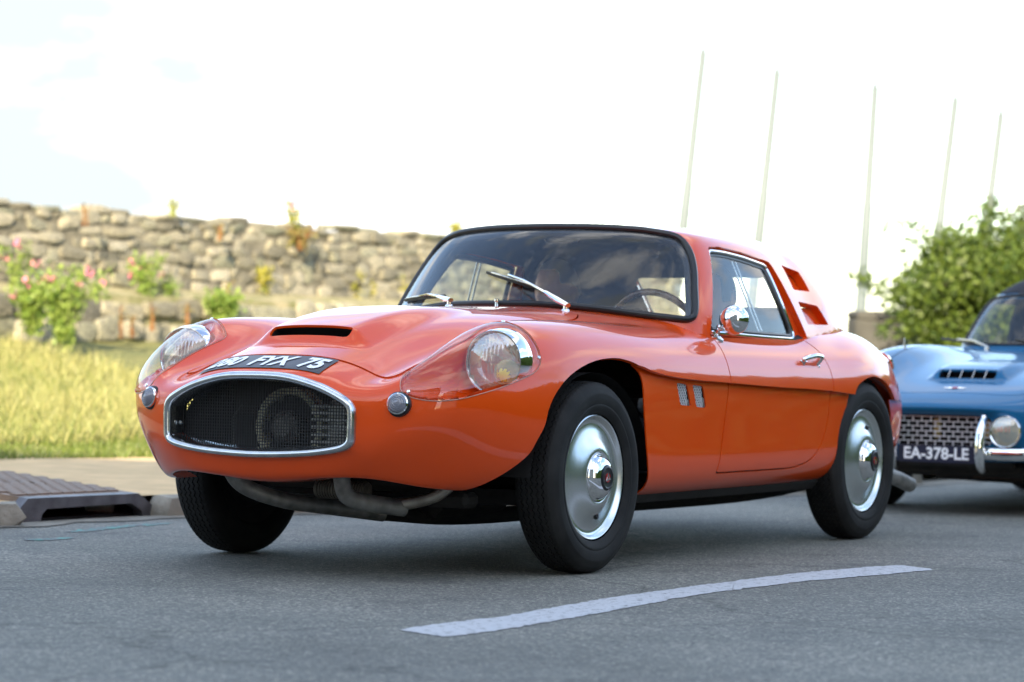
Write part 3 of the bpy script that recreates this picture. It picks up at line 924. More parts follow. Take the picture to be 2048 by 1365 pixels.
def make_lamp(side):
    e = empty('headlight', (LAMP.x, LAMP.y * side, LAMP.z)); e.parent = car
    mb = MB(); mb.lathe([(.093, .008), (.097, .014), (.100, .014), (.103, .004), (.107, -.02), (.109, -.045), (.104, -.055)], 64, None, 'x')
    mb.build('lamp_rim', M_chrome, e)
    V, F = lens_geo(.094, .020, 14, .0026); V = [(x + .006, y, z) for x, y, z in V]
    mesh('lens', V, F, M_lens, e)
    mb = MB(); mb.lathe([(.094, .004), (.085, -.02), (.06, -.045), (.03, -.058), (0, -.062)], 48, None, 'x'); mb.build('reflector', M_chrome, e)
    mb = MB(); mb.add(*sphere((-.018, .034, -.032), .043, 16, 10)); mb.build('bulb', M_yellow, e)
    # painted bowl
    d = .075 * sstep(0, .075, csd)
    v = cover_V - cN * (d + .008)[:, None]; v[:, 0] -= d * .25
    rl = np.hypot(v[:, 1] - LAMP.y, v[:, 2] - LAMP.z); lim = LAMP.x - .035 + np.maximum(0, rl - .112) * 1.6
    w_ = sstep(.002, .016, csd); v[:, 0] = v[:, 0] + (np.minimum(v[:, 0], lim) - v[:, 0]) * w_
    b = put('lamp_bowl', *lip(v, cover_F, boundary(cover_F), -.012), M_paint, car, side)
    c_ = put('headlight_cover', cover_V + cN * (.0005 + .004 * sstep(0, .02, csd))[:, None], cover_F, M_plexi, car, side)
    tube_loop(cover_V, cover_F, .0015, 'cover_edge', M_coveredge, c_, False, .0015, 6, side)
    for q in ((.772, .487, .582), (.352, .700, .690), (.345, .560, .797)):
        i = np.argmin(np.linalg.norm(cover_V - np.array(q), axis=1) + 10 * (np.abs(csd - .012) > .006))
        p = Vector(cover_V[i] + cN[i] * .004); n = Vector(cN[i]); p.y *= side; n.y *= side
        mb = MB(); M4 = Matrix.Translation(p) @ n.to_track_quat('Z', 'Y').to_matrix().to_4x4()
        mb.lathe([(.0062, 0), (.005, .003), (.002, .0035), (.0015, .001), (0, .001)], 12, M4, 'z'); mb.build('cover_screw', M_chrome, c_)
    return e
sided(make_lamp)

# ---- indicators beside the grille
M_ind = mat('grey_lens', (.20, .20, .23), .12, 0, 1.0)
def make_ind(side):
    h = BODY_BVH.ray_cast(Vector((1.5, .470 if side > 0 else -.445, .545)), Vector((-1, 0, 0)))
    p, n = h[0], h[1]; n = (n + Vector((.9, 0, 0.15))).normalized()
    M4 = Matrix.Translation(p - n * .004) @ n.to_track_quat('Z', 'Y').to_matrix().to_4x4()
    mb = MB(); mb.lathe([(.039, -.02), (.0385, .006), (.034, .011), (.031, .009)], 36, M4, 'z'); g_ = mb.build('indicator', M_seal, car)
    mb = MB(); mb.lathe([(.0335, .006), (.033, .017), (.0295, .020), (.0285, .016)], 36, M4, 'z'); mb.build('indicator_rim', M_chrome, g_)
    mb = MB(); mb.lathe([(.0295, .012), (.0285, .021), (.023, .027), (.0215, .026), (.017, .030), (.0155, .029), (.011, .032), (.0095, .031), (.005, .033), (0, .033)], 32, M4, 'z'); mb.build('indicator_lens', M_ind, g_)
sided(make_ind)

# ---- wheels
def tyre_geo():
    mb = MB(); n = 96
    prof = [(.205, -.062), (.215, -.070), (.245, -.078), (.272, -.076), (.290, -.069), (.300, -.060), (.306, -.054)]
    tread = []
    ribs = [-.054, -.038, -.034, -.018, -.014, .002, .006, .022, .026, .040, .044, .054]
    full = prof + [(.309, y) for y in []]
    V = []; F = []
    P = [(.205, -.060), (.214, -.068), (.228, -.0745), (.232, -.0752), (.236, -.0738), (.248, -.0775), (.268, -.077), (.272, -.0765), (.275, -.0745), (.288, -.071), (.297, -.0635), (.302, -.0570)]
    gr = (-.0385, -.019, .0, .019, .0385); T = [(-.054, 1)]
    for c in gr: T += [(c - .0022, 1), (c - .0014, 0), (c + .0014, 0), (c + .0022, 1)]
    T.append((.054, 1))
    n = 320; tri = (0, 1, 0, -1)
    rows = []
    for r_, y in P: rows.append((r_, y, 0))
    for y, h in T:
        crown = .310 - 1.6 * y * y * .9
        rows.append((crown - (0 if h else .006), y, 1))
    for r_, y in reversed(P): rows.append((r_, -y, 0))
    for r_, y, z in rows:
        for k in range(n):
            a = 2 * math.pi * k / n
            yy = y + (.0042 * tri[k % 4] if z and abs(y) < .0535 else 0)
            rr = r_ + (-.003 if (z and abs(y) > .05 and k % 4 == 1) else 0)
            V.append((rr * math.cos(a), yy, rr * math.sin(a)))
    for i in range(len(rows) - 1):
        for k in range(n): F.append((i * n + k, i * n + (k + 1) % n, (i + 1) * n + (k + 1) % n, (i + 1) * n + k))
    return V, [tuple(reversed(f)) for f in F]
TYRE = mesh('tyre', *tyre_geo(), M_rubber, None, True, 35); tyre_me = TYRE.data; bpy.data.objects.remove(TYRE)
def cap_geo():
    mb = MB()
    mb.lathe([(.201, .040), (.2035, .050), (.203, .056), (.199, .0585), (.194, .056), (.188, .047), (.180, .0415), (.168, .042), (.150, .047), (.130, .056), (.112, .066), (.096, .0725), (.086, .075), (.081, .0745), (.079, .072)], 96)
    return mb
mb = cap_geo(); mb.F = [tuple(reversed(f)) for f in mb.F]; t_ = mb.build('hubcap', M_cap, None, True, 50); cap_me = t_.data; bpy.data.objects.remove(t_)
mb = MB(); mb.lathe([(.080, .066), (.0795, .076), (.076, .079), (.072, .078), (.069, .084), (.062, .094), (.052, .101), (.042, .1045), (.040, .103)], 64); mb.F = [tuple(reversed(f)) for f in mb.F]
t_ = mb.build('centre_cap', M_chrome, None, True, 50); ccap_me = t_.data; bpy.data.objects.remove(t_)
mb = MB(); mb.lathe([(.0405, .100), (.040, .107), (.034, .110), (.030, .108), (0, .108)], 40); mb.F = [tuple(reversed(f)) for f in mb.F]
t_ = mb.build('emblem', M_seal, None, True, 40); emb_me = t_.data; bpy.data.objects.remove(t_)
mb = MB(); mb.lathe([(.016, .1075), (.0155, .1095), (0, .110)], 28); mb.F = [tuple(reversed(f)) for f in mb.F]
t_ = mb.build('emblem_red', mat('red_enamel', (.35, .01, .015), .15, 0, 1), None); red_me = t_.data; bpy.data.objects.remove(t_)
mb = MB()
for a in (90, 210, 330):
    q = R(a); ca, sa = math.cos(q), math.sin(q)
    P3 = [(.019 * ca, .019 * sa), (-.0065 * sa + .003 * ca, .0065 * ca + .003 * sa), (.0065 * sa + .003 * ca, -.0065 * ca + .003 * sa)]
    mb.prism(P3, 0, .0015, Matrix(((-1, 0, 0, 0), (0, 0, 1, .1095), (0, 1, 0, 0), (0, 0, 0, 1))))
t_ = mb.build('emblem_mark', M_chrome, None, False); mark_me = t_.data; bpy.data.objects.remove(t_)
mb = MB(); M4 = Matrix.Translation((0, .054, -.125)) @ Matrix.Rotation(R(-90 + 20), 4, 'X')
mb.lathe([(.0135, -.004), (.0135, .008), (0.0, .002)], 16, M4 @ Matrix.Diagonal((.62, 1, 1, 1)), 'z'); t_ = mb.build('valve_hole', M_black, None, False); valve_me = t_.data; bpy.data.objects.remove(t_)
def dup(me, name, parent):
    return link(name, me, parent)
def make_wheel(x, side, spin):
    w = empty('wheel', (x, (TRK if side > 0 else TRK + .02) * side, RW), 0 if side > 0 else math.pi); w.parent = car
    w.rotation_euler = (0, R(spin) * 1, 0 if side > 0 else math.pi)
    dup(tyre_me, 'tyre', w)
    h = dup(cap_me, 'hubcap', w)
    dup(ccap_me, 'centre_cap', w); dup(emb_me, 'emblem', w); dup(red_me, 'emblem_disc', w); dup(mark_me, 'emblem_mark', w); dup(valve_me, 'valve_hole', w)
    mb = MB(); mb.lathe([(0, -.055), (.14, -.055), (.15, -.04), (.205, -.06)], 40); mb.build('brake_drum', M_under, w)
    return w
make_wheel(0, 1, 8); make_wheel(-WB, 1, 168); make_wheel(0, -1, 40); make_wheel(-WB, -1, 90)
# wheel wells
for xw, yo in ((0, .69), (-WB, .655)):
    for s in (1, -1):
        mb = MB(); mb.lathe([(.0, -.36), (.415, -.36), (.415, 0)], 40, None, 'y', R(8), R(172))
        mb.V = [(x + xw - (.03 if xw == 0 else .06), (y + yo) * s, z * .92 + .265) for x, y, z in mb.V]
        mb.build('wheel_well', M_well, car)
# ---- under the car
mb = MB()
mb.box((-1.15, 0, .255), (1.70, 1.30, .10), None, .03)
mb.box((-2.55, 0, .36), (.5, .9, .12), None, .03)
mb.build('floor_pan', M_under, car, True, 30)
mb = MB(); mb.box((.05, 0, .24), (.16, 1.0, .05)); mb.box((-.17, 0, .20), (.5, .34, .09), None, .03); mb.box((.30, -.1, .225), (.10, .52, .05), None, .015)
mb.box((.30, .36, .235), (.09, .16, .05), None, .015); mb.build('cross_member', M_under, car, True, 30)
def arc(pts, n=10):
    P = [np.array(p, float) for p in pts]; o_ = []
    P = [2 * P[0] - P[1]] + P + [2 * P[-1] - P[-2]]
    for i in range(1, len(P) - 2):
        for k in range(n):
            t = k / n; a, b, c, d = P[i - 1:i + 3]
            o_.append(.5 * (2 * b + (c - a) * t + (2 * a - 5 * b + 4 * c - d) * t * t + (3 * b - a - 3 * c + d) * t ** 3))
    o_.append(P[-2]); return o_
mb = MB(); mb.tube(arc([(.70, -.245, .36), (.66, -.205, .275), (.56, -.12, .225), (.42, -.02, .200), (.25, .07, .175)]), .026, 16); mb.build('exhaust_pipe', M_pipe, car)
mb = MB(); mb.tube(arc([(.72, .215, .36), (.715, .215, .29), (.69, .225, .250), (.62, .265, .230), (.52, .32, .215)]), .027, 16); mb.build('exhaust_pipe', M_pipe, car)
mb = MB(); mb.tube(arc([(.54, .30, .225), (.52, .36, .235), (.50, .43, .26), (.47, .48, .31)]), .019, 14); mb.build('exhaust_link', noisy(mat('bare_steel', (.4, .36, .3), .35, .9), 30, .3), car)
mb = MB(); mb.tube([(.50, -.02, .262), (.50, .17, .262)], .027, 14)
for k in range(18): mb.tube([(.50, -.01 + .01 * k, .262), (.50, -.006 + .01 * k, .262)], .031, 14)
mb.build('finned_cooler', noisy(mat('dirty_alloy', (.16, .14, .11), .6, .4), 30, .4), car, True, 40)
mb = MB(); mb.tube(arc([(.25, .05, .18), (-.2, .12, .15), (-1.2, .15, .15), (-2.2, .3, .17), (-2.95, .42, .25)]), .028, 12); mb.build('exhaust_pipe', M_under, car)
for s in (1, -1):
    mb = MB(); mb.tube([(0, .15 * s, .25), (0, .60 * s, RW)], .028, 10); mb.tube([(.12, .2 * s, .27), (.02, .56 * s, .22)], .02, 8); mb.tube([(-.12, .2 * s, .25), (-.02, .56 * s, .22)], .02, 8); mb.build('suspension_arm', M_under, car)
    mb = MB(); mb.tube([(-WB, .0, RW), (-WB, .6 * s, RW)], .04, 10); mb.build('rear_axle', M_under, car)
mb = MB(); mb.tube(arc([(-2.80, .52, .245), (-2.98, .555, .215), (-3.11, .575, .180)]), .032, 16, caps=False); mb.build('tail_pipe', M_pipe, car)

# ---- cabin
mb = MB(); mb.box((-1.03, 0, .77), (.44, 1.06, .10), None, .04); mb.box((-1.2, 0, .66), (.10, 1.1, .22), None, .04); mb.build('dashboard', M_trim, car, True, 40)
def make_seat(y):
    mb = MB(); mb.box((-1.62, y, .40), (.50, .46, .14), None, .05); s_ = mb.build('seat', M_trim, car, True, 50)
    mb = MB(); mb.box((-1.90, y, .64), (.13, .45, .54), Matrix.Rotation(R(-14), 3, 'Y'), .06); mb.build('seat_back', M_trim, s_, True, 50)
make_seat(.30); make_seat(-.30)
mb = MB(); mb.box((-2.25, 0, .64), (.05, 1.1, .3)); mb.box((-1.7, 0, .30), (1.5, 1.2, .06)); mb.build('cabin_floor', M_trim, car, False)
SW = Vector((-1.27, .29, .77)); SWT = Matrix.Translation(SW) @ Matrix.Rotation(R(-68), 4, 'Y')
sw = empty('steering_wheel'); sw.parent = car
mb = MB(); mb.tube([SWT @ Vector((.185 * math.cos(2 * math.pi * k / 48), .185 * math.sin(2 * math.pi * k / 48), 0)) for k in range(48)], .013, 12, True); mb.build('wheel_rim', M_wood, sw)
for a in (0, 120, 240):
    mb = MB(); q = R(a + 60); mb.tube([SWT @ Vector((.03 * math.cos(q), .03 * math.sin(q), -.01)), SWT @ Vector((.18 * math.cos(q), .18 * math.sin(q), 0))], .009, 8, flat=.35); mb.build('wheel_spoke', M_chrome_soft, sw)
mb = MB(); mb.lathe([(0, .012), (.035, .008), (.04, -.02)], 20, SWT, 'z'); mb.tube([SWT @ Vector((0, 0, -.02)), SWT @ Vector((0, 0, -.25))], .02, 10); mb.build('wheel_hub', M_trim, sw)
mb = MB(); mb.box((-1.06, 0, 1.135), (.03, .15, .035), None, .012); mb.tube([(-1.03, 0, 1.135), (-1.0, 0, 1.165)], .006, 6); mb.build('rear_view_mirror', M_seal, car)

# ---- wipers and washer
SCR_BVH = BVHTree.FromPolygons([tuple(v) for v in mirror_weld(RV, RF)[0]], mirror_weld(RV, RF)[1])
def on_screen(y, z, off):
    h = SCR_BVH.ray_cast(Vector((1, y, z)), Vector((-1, 0, 0)))
    return h[0] + h[1] * off if h[0] else Vector((-.7, y, z))
def make_wiper(piv, tip, c0, c1):
    """pivot on the scuttle, arm to the blade's middle, blade from c0 to c1 on the glass"""
    w = empty('wiper'); w.parent = car
    p, n = drape(*piv)
    t = on_screen(*tip, .022)
    mb = MB(); mb.lathe([(.016, 0), (.014, .006), (.009, .01), (.009, .024), (.0, .026)], 16, Matrix.Translation(p - Vector((0, 0, .003))), 'z'); mb.build('wiper_pivot', M_chrome, w)
    b = p + Vector((0, 0, .022)); d = (t - b)
    k = b + d * .34 + Vector((.004, 0, .006))
    mb = MB(); mb.tube([b - d * .04, b + d * .12, k], [.008, .0105, .007], 8, flat=1.3); mb.tube([k - d * .02, b + d * .7 + Vector((.006, 0, .01)), t], [.004, .0035, .003], 6, flat=1.6); mb.build('wiper_arm', M_chrome, w)
    A = [on_screen(c0[0] + (c1[0] - c0[0]) * i / 8, c0[1] + (c1[1] - c0[1]) * i / 8, .008) for i in range(9)]
    mb = MB(); mb.tube(A, .0055, 6); mb.tube([a + (A[4] - b).normalized() * 0 + Vector((.004, 0, .003)) for a in A], .0035, 6); mb.build('wiper_blade', M_seal, w)
    B = [on_screen(c0[0] + (c1[0] - c0[0]) * i / 8, c0[1] + (c1[1] - c0[1]) * i / 8, .017 + .004 * math.sin(math.pi * i / 8)) for i in range(9)]
    mb = MB(); mb.tube(B[1:8], .003, 6)
    for i in (1, 3, 5, 7): mb.tube([A[i], B[i]], .0035, 6)
    mb.build('blade_bridge', M_chrome_soft, w)
make_wiper((-.50, .325), (-.005, .972), (-.115, .990), (.135, .928))
make_wiper((-.535, -.165), (-.40, .900), (-.53, .893), (-.27, .905))
p, n = drape(-.585, 0.0)
mb = MB(); mb.lathe([(.008, -.004), (.006, .004), (.0055, .016), (.009, .018), (.009, .026), (.0, .028)], 14, Matrix.Translation(p), 'z'); mb.build('washer_nozzle', M_chrome, car)

# ---- door mirror, handle, fuel cap
def body_hit(o_, d_):
    h = FULL_BVH.ray_cast(Vector(o_), Vector(d_)); return h[0], h[1]
_fv = np.concatenate([UV, HV, DU_V, LV, DL_V]); _ff = []; _k = 0
for v_, f_ in ((UV, UF), (HV, HF), (DU_V, DU_F), (LV, LF), (DL_V, DL_F)):
    _ff += [tuple(i + _k for i in f) for f in f_]; _k += len(v_)
FULL_BVH = BVHTree.FromPolygons([tuple(v) for v in _fv], _ff)
mir = empty('door_mirror'); mir.parent = car
p, n = body_hit((-1.035, .640, 1.2), (0, 0, -1))
mb = MB(); mb.lathe([(.026, -.002), (.024, .006), (.012, .010), (.010, .014)], 20, Matrix.Translation(p) @ n.to_track_quat('Z', 'Y').to_matrix().to_4x4() @ Matrix.Diagonal((1.0, 1.5, 1, 1)), 'z')
b = p + n * .012
mb.tube([b, b + Vector((.004, .012, .018)), b + Vector((.004, .036, .036))], [.010, .009, .008], 10); mb.add(*sphere(b + Vector((.004, .014, .020)), .013, 12, 8)); mb.build('mirror_stalk', M_chrome, mir)
mc = b + Vector((-.012, .062, .048)); fwd_ = Vector((1, .12, .05)).normalized()
MM = Matrix.Translation(mc) @ fwd_.to_track_quat('Z', 'Y').to_matrix().to_4x4()
mb = MB(); mb.lathe([(.0, .052), (.018, .050), (.034, .043), (.046, .029), (.053, .010), (.054, .0), (.053, -.008), (.050, -.010)], 36, MM, 'z'); mb.build('mirror_shell', M_chrome, mir)
mb = MB(); mb.lathe([(.051, -.009), (0, -.0085)], 30, MM, 'z'); mb.build('mirror_glass', M_chrome, mir)

def make_handle(side, door):
    p0, n0_ = body_hit((-1.630, 1.2, .694), (0, -1, 0)); p1, n1_ = body_hit((-1.79, 1.2, .696), (0, -1, 0))
    up = Vector((0, -.35, .9)).normalized()
    mb = MB()
    mb.tube(arc([p0 + n0_ * .002, p0 + n0_ * .022 + Vector((-.012, 0, .004)), p0.lerp(p1, .5) + n0_ * .034 + Vector((0, 0, .006)), p1 + n1_ * .028 + Vector((.01, 0, .004)), p1 + n1_ * .020], 6), [.006] * 3 + [.009] * 19 + [.008] * 3, 10, flat=.75)
    mb.tube([p1 + n1_ * .022 + Vector((.012, 0, 0)), p1 - n1_ * .002 + Vector((.012, 0, -.012))], .011, 10)
    mb.tube([p0 + n0_ * .014 + Vector((-.01, 0, 0)), p0 - n0_ * .002 + Vector((-.012, 0, -.008))], .010, 10)
    mb.add(*sphere(p1 + n1_ * .006 + Vector((.006, 0, -.022)), .008, 10, 6))
    mb.V = [(x, y * side, z) for x, y, z in mb.V]
    if side < 0: mb.F = [tuple(reversed(f)) for f in mb.F]
    mb.build('door_handle', M_chrome, door)
for s, d in zip((1, -1), doors): make_handle(s, d)
p, n = body_hit((-2.80, .57, 1.4), (0, 0, -1))
n = (n + Vector((-.5, .15, 0))).normalized()
mb = MB(); mb.lathe([(.036, -.012), (.036, .010), (.044, .014), (.045, .021), (.036, .027), (0, .029)], 30, Matrix.Translation(p) @ n.to_track_quat('Z', 'Y').to_matrix().to_4x4(), 'z'); mb.build('fuel_cap', M_chrome, car)

# ---- driver and passenger
def person(name, pos, label, face_dir, hair, shirt, hairline, arms=False):
    """seated upper body grown from a skeleton; pos = hips on the seat, in car space"""
    root = empty(name, (0, 0, 0)); 
    Mw = Matrix.Translation(CAR_LOC) @ Matrix.Rotation(CAR_RZ, 4, 'Z')
    root.matrix_world = Mw @ Matrix.Translation(pos)
    tag(root, label, 'person')
    V = [(0, 0, .08), (-.03, 0, .22), (-.07, 0, .38), (-.09, 0, .49), (-.075, 0, .56),
         (-.08, .19, .46), (.02, .24, .24), (.26, .16, .28) if arms else (.18, .20, .12),
         (-.08, -.19, .46), (.02, -.24, .24), (.26, -.10, .28) if arms else (.18, -.20, .12),
         (.30, .10, .10), (.42, .11, .02), (.30, -.10, .10), (.42, -.11, .02)]
    E = [(0, 1), (1, 2), (2, 3), (3, 4), (3, 5), (5, 6), (6, 7), (3, 8), (8, 9), (9, 10), (0, 11), (11, 12), (0, 13), (13, 14)]
    rad = [.15, .145, .16, .10, .055, .075, .05, .035, .075, .05, .035, .085, .06, .085, .06]
    me = bpy.data.meshes.new('torso'); me.from_pydata(V, E, [])
    o = bpy.data.objects.new('body', me); COL.objects.link(o)
    sk = o.modifiers.new('Skin', 'SKIN')
    for i, r_ in enumerate(rad): me.skin_vertices[0].data[i].radius = (r_, r_)
    me.skin_vertices[0].data[0].use_root = True
    ss = o.modifiers.new('Sub', 'SUBSURF'); ss.levels = 2; ss.render_levels = 2
    dg = bpy.context.evaluated_depsgraph_get(); dg.update()
    m2 = bpy.data.meshes.new_from_object(o.evaluated_get(dg)); bpy.data.objects.remove(o)
    m2.shade_smooth(); m2.materials.clear(); body = link('clothed_body', m2, root, shirt)
    # head: one shaped surface with brow, nose, lips, chin
    V = []; F = []; nu, nv = 40, 30
    for i in range(nv + 1):
        t = math.pi * i / nv
        for k in range(nu):
            a = 2 * math.pi * k / nu
            x, y, z = math.sin(t) * math.cos(a), math.sin(t) * math.sin(a), math.cos(t)
            w = 1 - .22 * max(0, -z - .1) ** 1.2
            X, Y, Z = x * .098 * w, y * .077 * w, z * .122
            f = max(0, x)
            X += f ** 6 * (.022 * math.exp(-((z + .18) / .16) ** 2) * math.exp(-(y / .16) ** 2) + .008 * math.exp(-((z - .22) / .1) ** 2) - .008 * math.exp(-((z - .02) / .1) ** 2) * math.exp(-((abs(y) - .34) / .18) ** 2) + .008 * math.exp(-((z + .52) / .08) ** 2) * math.exp(-(y / .3) ** 2) + .012 * math.exp(-((z + .82) / .14) ** 2))
            V.append((X, Y, Z))
    for i in range(nv):
        for k in range(nu): F.append((i * nu + k, (i + 1) * nu + k, (i + 1) * nu + (k + 1) % nu, i * nu + (k + 1) % nu))
    head = mesh('head', V, F, mat('skin', (.78, .46, .35), .5), root)
    head.location = (-.055, 0, .68); head.rotation_euler = (0, R(4), face_dir)
    for s in (1, -1):
        mb = MB(); mb.add(*sphere((-.012, .078 * s, -.008), .030, 12, 8, (.75, .34, 1.1))); mb.build('ear', head.data.materials[0], head)
        mb = MB(); mb.add(*sphere((.076, .030 * s, .008), .011, 10, 8)); mb.build('eye', M_black, head)
    Hv, Hf = [], []
    HV_ = np.array(V); keep = (HV_[:, 2] > hairline - .55 * np.maximum(0, -HV_[:, 0]) - .0) & ~((HV_[:, 0] > .045) & (HV_[:, 2] < .085))
    g = np.where(keep, 1.0, -1.0); hv, hf, _ = clip(HV_ * np.array([1.07, 1.08, 1.06]), F, g)
    put('hair', *lip(hv, hf, boundary(hf), .012), hair, head, 1)
    return root
M_shirt = noisy(mat('dark_shirt', (.03, .035, .05), .85), 30, .3); M_grey = mat('grey_hair', (.34, .33, .32), .7); M_dark = mat('dark_hair', (.02, .016, .013), .7)
M_pale = noisy(mat('pale_shirt', (.5, .5, .48), .85), 30, .2)
person('person', (-1.58, -.335, .275), 'person with short grey hair in the passenger seat of the orange car', R(-14), M_grey, M_shirt, .03)
person('person', (-1.72, .28, .262), 'dark haired person in a pale top at the wheel of the orange car', R(-5), M_dark, M_pale, -.02, True)
# ------------------------------------------------------------------ the setting
def nodes(m):
    return m.node_tree.nodes, m.node_tree.links, m.node_tree.nodes['Principled BSDF']

def ramp(N, stops):
    r = N.new('ShaderNodeValToRGB')
    while len(r.color_ramp.elements) < len(stops): r.color_ramp.elements.new(.5)
    for e, (p, c) in zip(r.color_ramp.elements, stops): e.position = p; e.color = (*c, 1)
    return r

def asphalt_material():
    m = mat('asphalt', (.075, .078, .08), .85); N, L, b = nodes(m)
    t = N.new('ShaderNodeTexCoord')
    v = N.new('ShaderNodeTexVoronoi'); v.inputs['Scale'].default_value = 140; L.new(t.outputs['Object'], v.inputs['Vector'])
    n1 = N.new('ShaderNodeTexNoise'); n1.inputs['Scale'].default_value = .9; n1.inputs['Detail'].default_value = 9; n1.inputs['Roughness'].default_value = .62; L.new(t.outputs['Object'], n1.inputs[0])
    n2 = N.new('ShaderNodeTexNoise'); n2.inputs['Scale'].default_value = 60; n2.inputs['Detail'].default_value = 4; L.new(t.outputs['Object'], n2.inputs[0])
    r1 = ramp(N, [(.30, (.116, .118, .106)), (.50, (.160, .162, .145)), (.72, (.206, .204, .180))]); L.new(n1.outputs[0], r1.inputs[0])
    sp = N.new('ShaderNodeSeparateColor'); L.new(v.outputs['Color'], sp.inputs[0])
    r2 = ramp(N, [(0, (.50, .51, .53)), (.5, (.92, .92, .92)), (.86, (1.25, 1.23, 1.18)), (1, (2.3, 2.2, 2.05))]); L.new(sp.outputs[0], r2.inputs[0])
    mu = N.new('ShaderNodeMix'); mu.data_type = 'RGBA'; mu.blend_type = 'MULTIPLY'; mu.inputs['Factor'].default_value = 1
    L.new(r1.outputs[0], mu.inputs['A']); L.new(r2.outputs[0], mu.inputs['B'])
    # cracks along a distorted cell network, few and thin
    mpv = N.new('ShaderNodeMapping'); mpv.inputs['Scale'].default_value = (.55, .9, 1)
    nd = N.new('ShaderNodeTexNoise'); nd.inputs['Scale'].default_value = 3.5; nd.inputs['Detail'].default_value = 6
    L.new(t.outputs['Object'], nd.inputs[0])
    ad = N.new('ShaderNodeMix'); ad.data_type = 'RGBA'; ad.blend_type = 'ADD'; ad.inputs['Factor'].default_value = .35
    L.new(t.outputs['Object'], ad.inputs['A']); L.new(nd.outputs['Color'], ad.inputs['B']); L.new(ad.outputs['Result'], mpv.inputs[0])
    vc = N.new('ShaderNodeTexVoronoi'); vc.feature = 'DISTANCE_TO_EDGE'; vc.inputs['Scale'].default_value = .75; L.new(mpv.outputs[0], vc.inputs['Vector'])
    rc = ramp(N, [(0, (.25, .25, .25)), (.0035, (.45, .45, .45)), (.007, (1, 1, 1))]); L.new(vc.outputs[0], rc.inputs[0])
    m2 = N.new('ShaderNodeMix'); m2.data_type = 'RGBA'; m2.blend_type = 'MULTIPLY'; m2.inputs['Factor'].default_value = .5
    L.new(mu.outputs['Result'], m2.inputs['A']); L.new(rc.outputs[0], m2.inputs['B'])
    # broad stains, patches and polished wheel tracks
    n3 = N.new('ShaderNodeTexNoise'); n3.inputs['Scale'].default_value = 2.3; n3.inputs['Detail'].default_value = 5; n3.inputs['Roughness'].default_value = .7; L.new(t.outputs['Object'], n3.inputs[0])
    r3 = ramp(N, [(.30, (.62, .63, .66)), (.44, (1, 1, 1)), (.62, (1.02, 1.02, 1.02)), (.72, (1.22, 1.2, 1.16))]); L.new(n3.outputs[0], r3.inputs[0])
    m3 = N.new('ShaderNodeMix'); m3.data_type = 'RGBA'; m3.blend_type = 'MULTIPLY'; m3.inputs['Factor'].default_value = 1
    L.new(m2.outputs['Result'], m3.inputs['A']); L.new(r3.outputs[0], m3.inputs['B']); L.new(m3.outputs['Result'], b.inputs['Base Color'])
    mr = N.new('ShaderNodeMapRange'); mr.inputs['To Min'].default_value = .68; mr.inputs['To Max'].default_value = .95; L.new(n3.outputs[0], mr.inputs[0]); L.new(mr.outputs[0], b.inputs['Roughness'])
    bp = N.new('ShaderNodeBump'); bp.inputs['Strength'].default_value = .7; bp.inputs['Distance'].default_value = .006
    L.new(v.outputs['Distance'], bp.inputs['Height'])
    bp2 = N.new('ShaderNodeBump'); bp2.inputs['Strength'].default_value = .4; bp2.inputs['Distance'].default_value = .01
    L.new(n2.outputs[0], bp2.inputs['Height']); L.new(bp.outputs[0], bp2.inputs['Normal']); L.new(bp2.outputs[0], b.inputs['Normal'])
    return m
M_asphalt = asphalt_material()
V = [(-400, -200, 0), (400, -200, 0), (400, 600, 0), (-400, 600, 0)]
road = mesh('road', V, [(0, 1, 2, 3)], M_asphalt, None, False); tag(road, kind='structure')

KERB = [(-40, -34), (-4.6, 5.2), (-2.95, 8.5), (-2.25, 10.05), (-1.92, 10.78), (-1.47, 11.42), (-.85, 11.86), (-.07, 12.35), (.62, 13.05), (1.52, 14.4), (2.6, 16.1), (6, 21), (60, 100)]
def resample(P, step):
    P = np.array(P, float); d = np.r_[0, np.cumsum(np.linalg.norm(np.diff(P, axis=0), axis=1))]
    t = np.arange(0, d[-1], step); return np.stack([np.interp(t, d, P[:, k]) for k in (0, 1)], 1)
def smooth_line(P, it):
    P = P.copy()
    for _ in range(it): P[1:-1] = (P[:-2] + 2 * P[1:-1] + P[2:]) / 4
    return P
KL = smooth_line(resample(KERB, .15), 12)
KT = np.gradient(KL, axis=0); KT /= np.linalg.norm(KT, axis=1)[:, None]; KN = np.stack([-KT[:, 1], KT[:, 0]], 1)
KN_S = KN.copy()
for _ in range(200): KN_S[1:-1] = (KN_S[:-2] + 2 * KN_S[1:-1] + KN_S[2:]) / 4
KN_S /= np.linalg.norm(KN_S, axis=1)[:, None]
PROF = pchip([0, 2.9, 3.3, 4.5, 8.0, 9.2, 10, 16, 400], [.080, .118, .135, .22, .70, .86, .95, 1.0, 1.0])
hz_rng = np.random.default_rng(3)
def ground_h(x, d):
    k = 1 - .45 * sstep(.8, 4.0, x); h = PROF(d); return .105 + (h - .105) * k
DS = [0, .16, .165, .4, .9, 1.5, 2.2, 2.7, 2.9, 3.1, 3.3, 3.7, 4.2, 5, 6, 7, 8, 8.6, 9.2, 9.6, 10.5, 13, 20, 60, 400]
def bank(d0, d1):
    ds = [d for d in DS if d0 <= d <= d1]
    V = []; F = []
    idx = list(range(0, len(KL), 3)); n = len(ds)
    for i in idx:
        for d in ds:
            p = KL[i] + KN_S[i] * d
            V.append((p[0], p[1], float(ground_h(p[0], d)) + (hz_rng.normal() * .012 if d > 3.3 else hz_rng.normal() * .003)))
    F = [(i * n + j, (i + 1) * n + j, (i + 1) * n + j + 1, i * n + j + 1) for i in range(len(idx) - 1) for j in range(n - 1)]
    return V, F
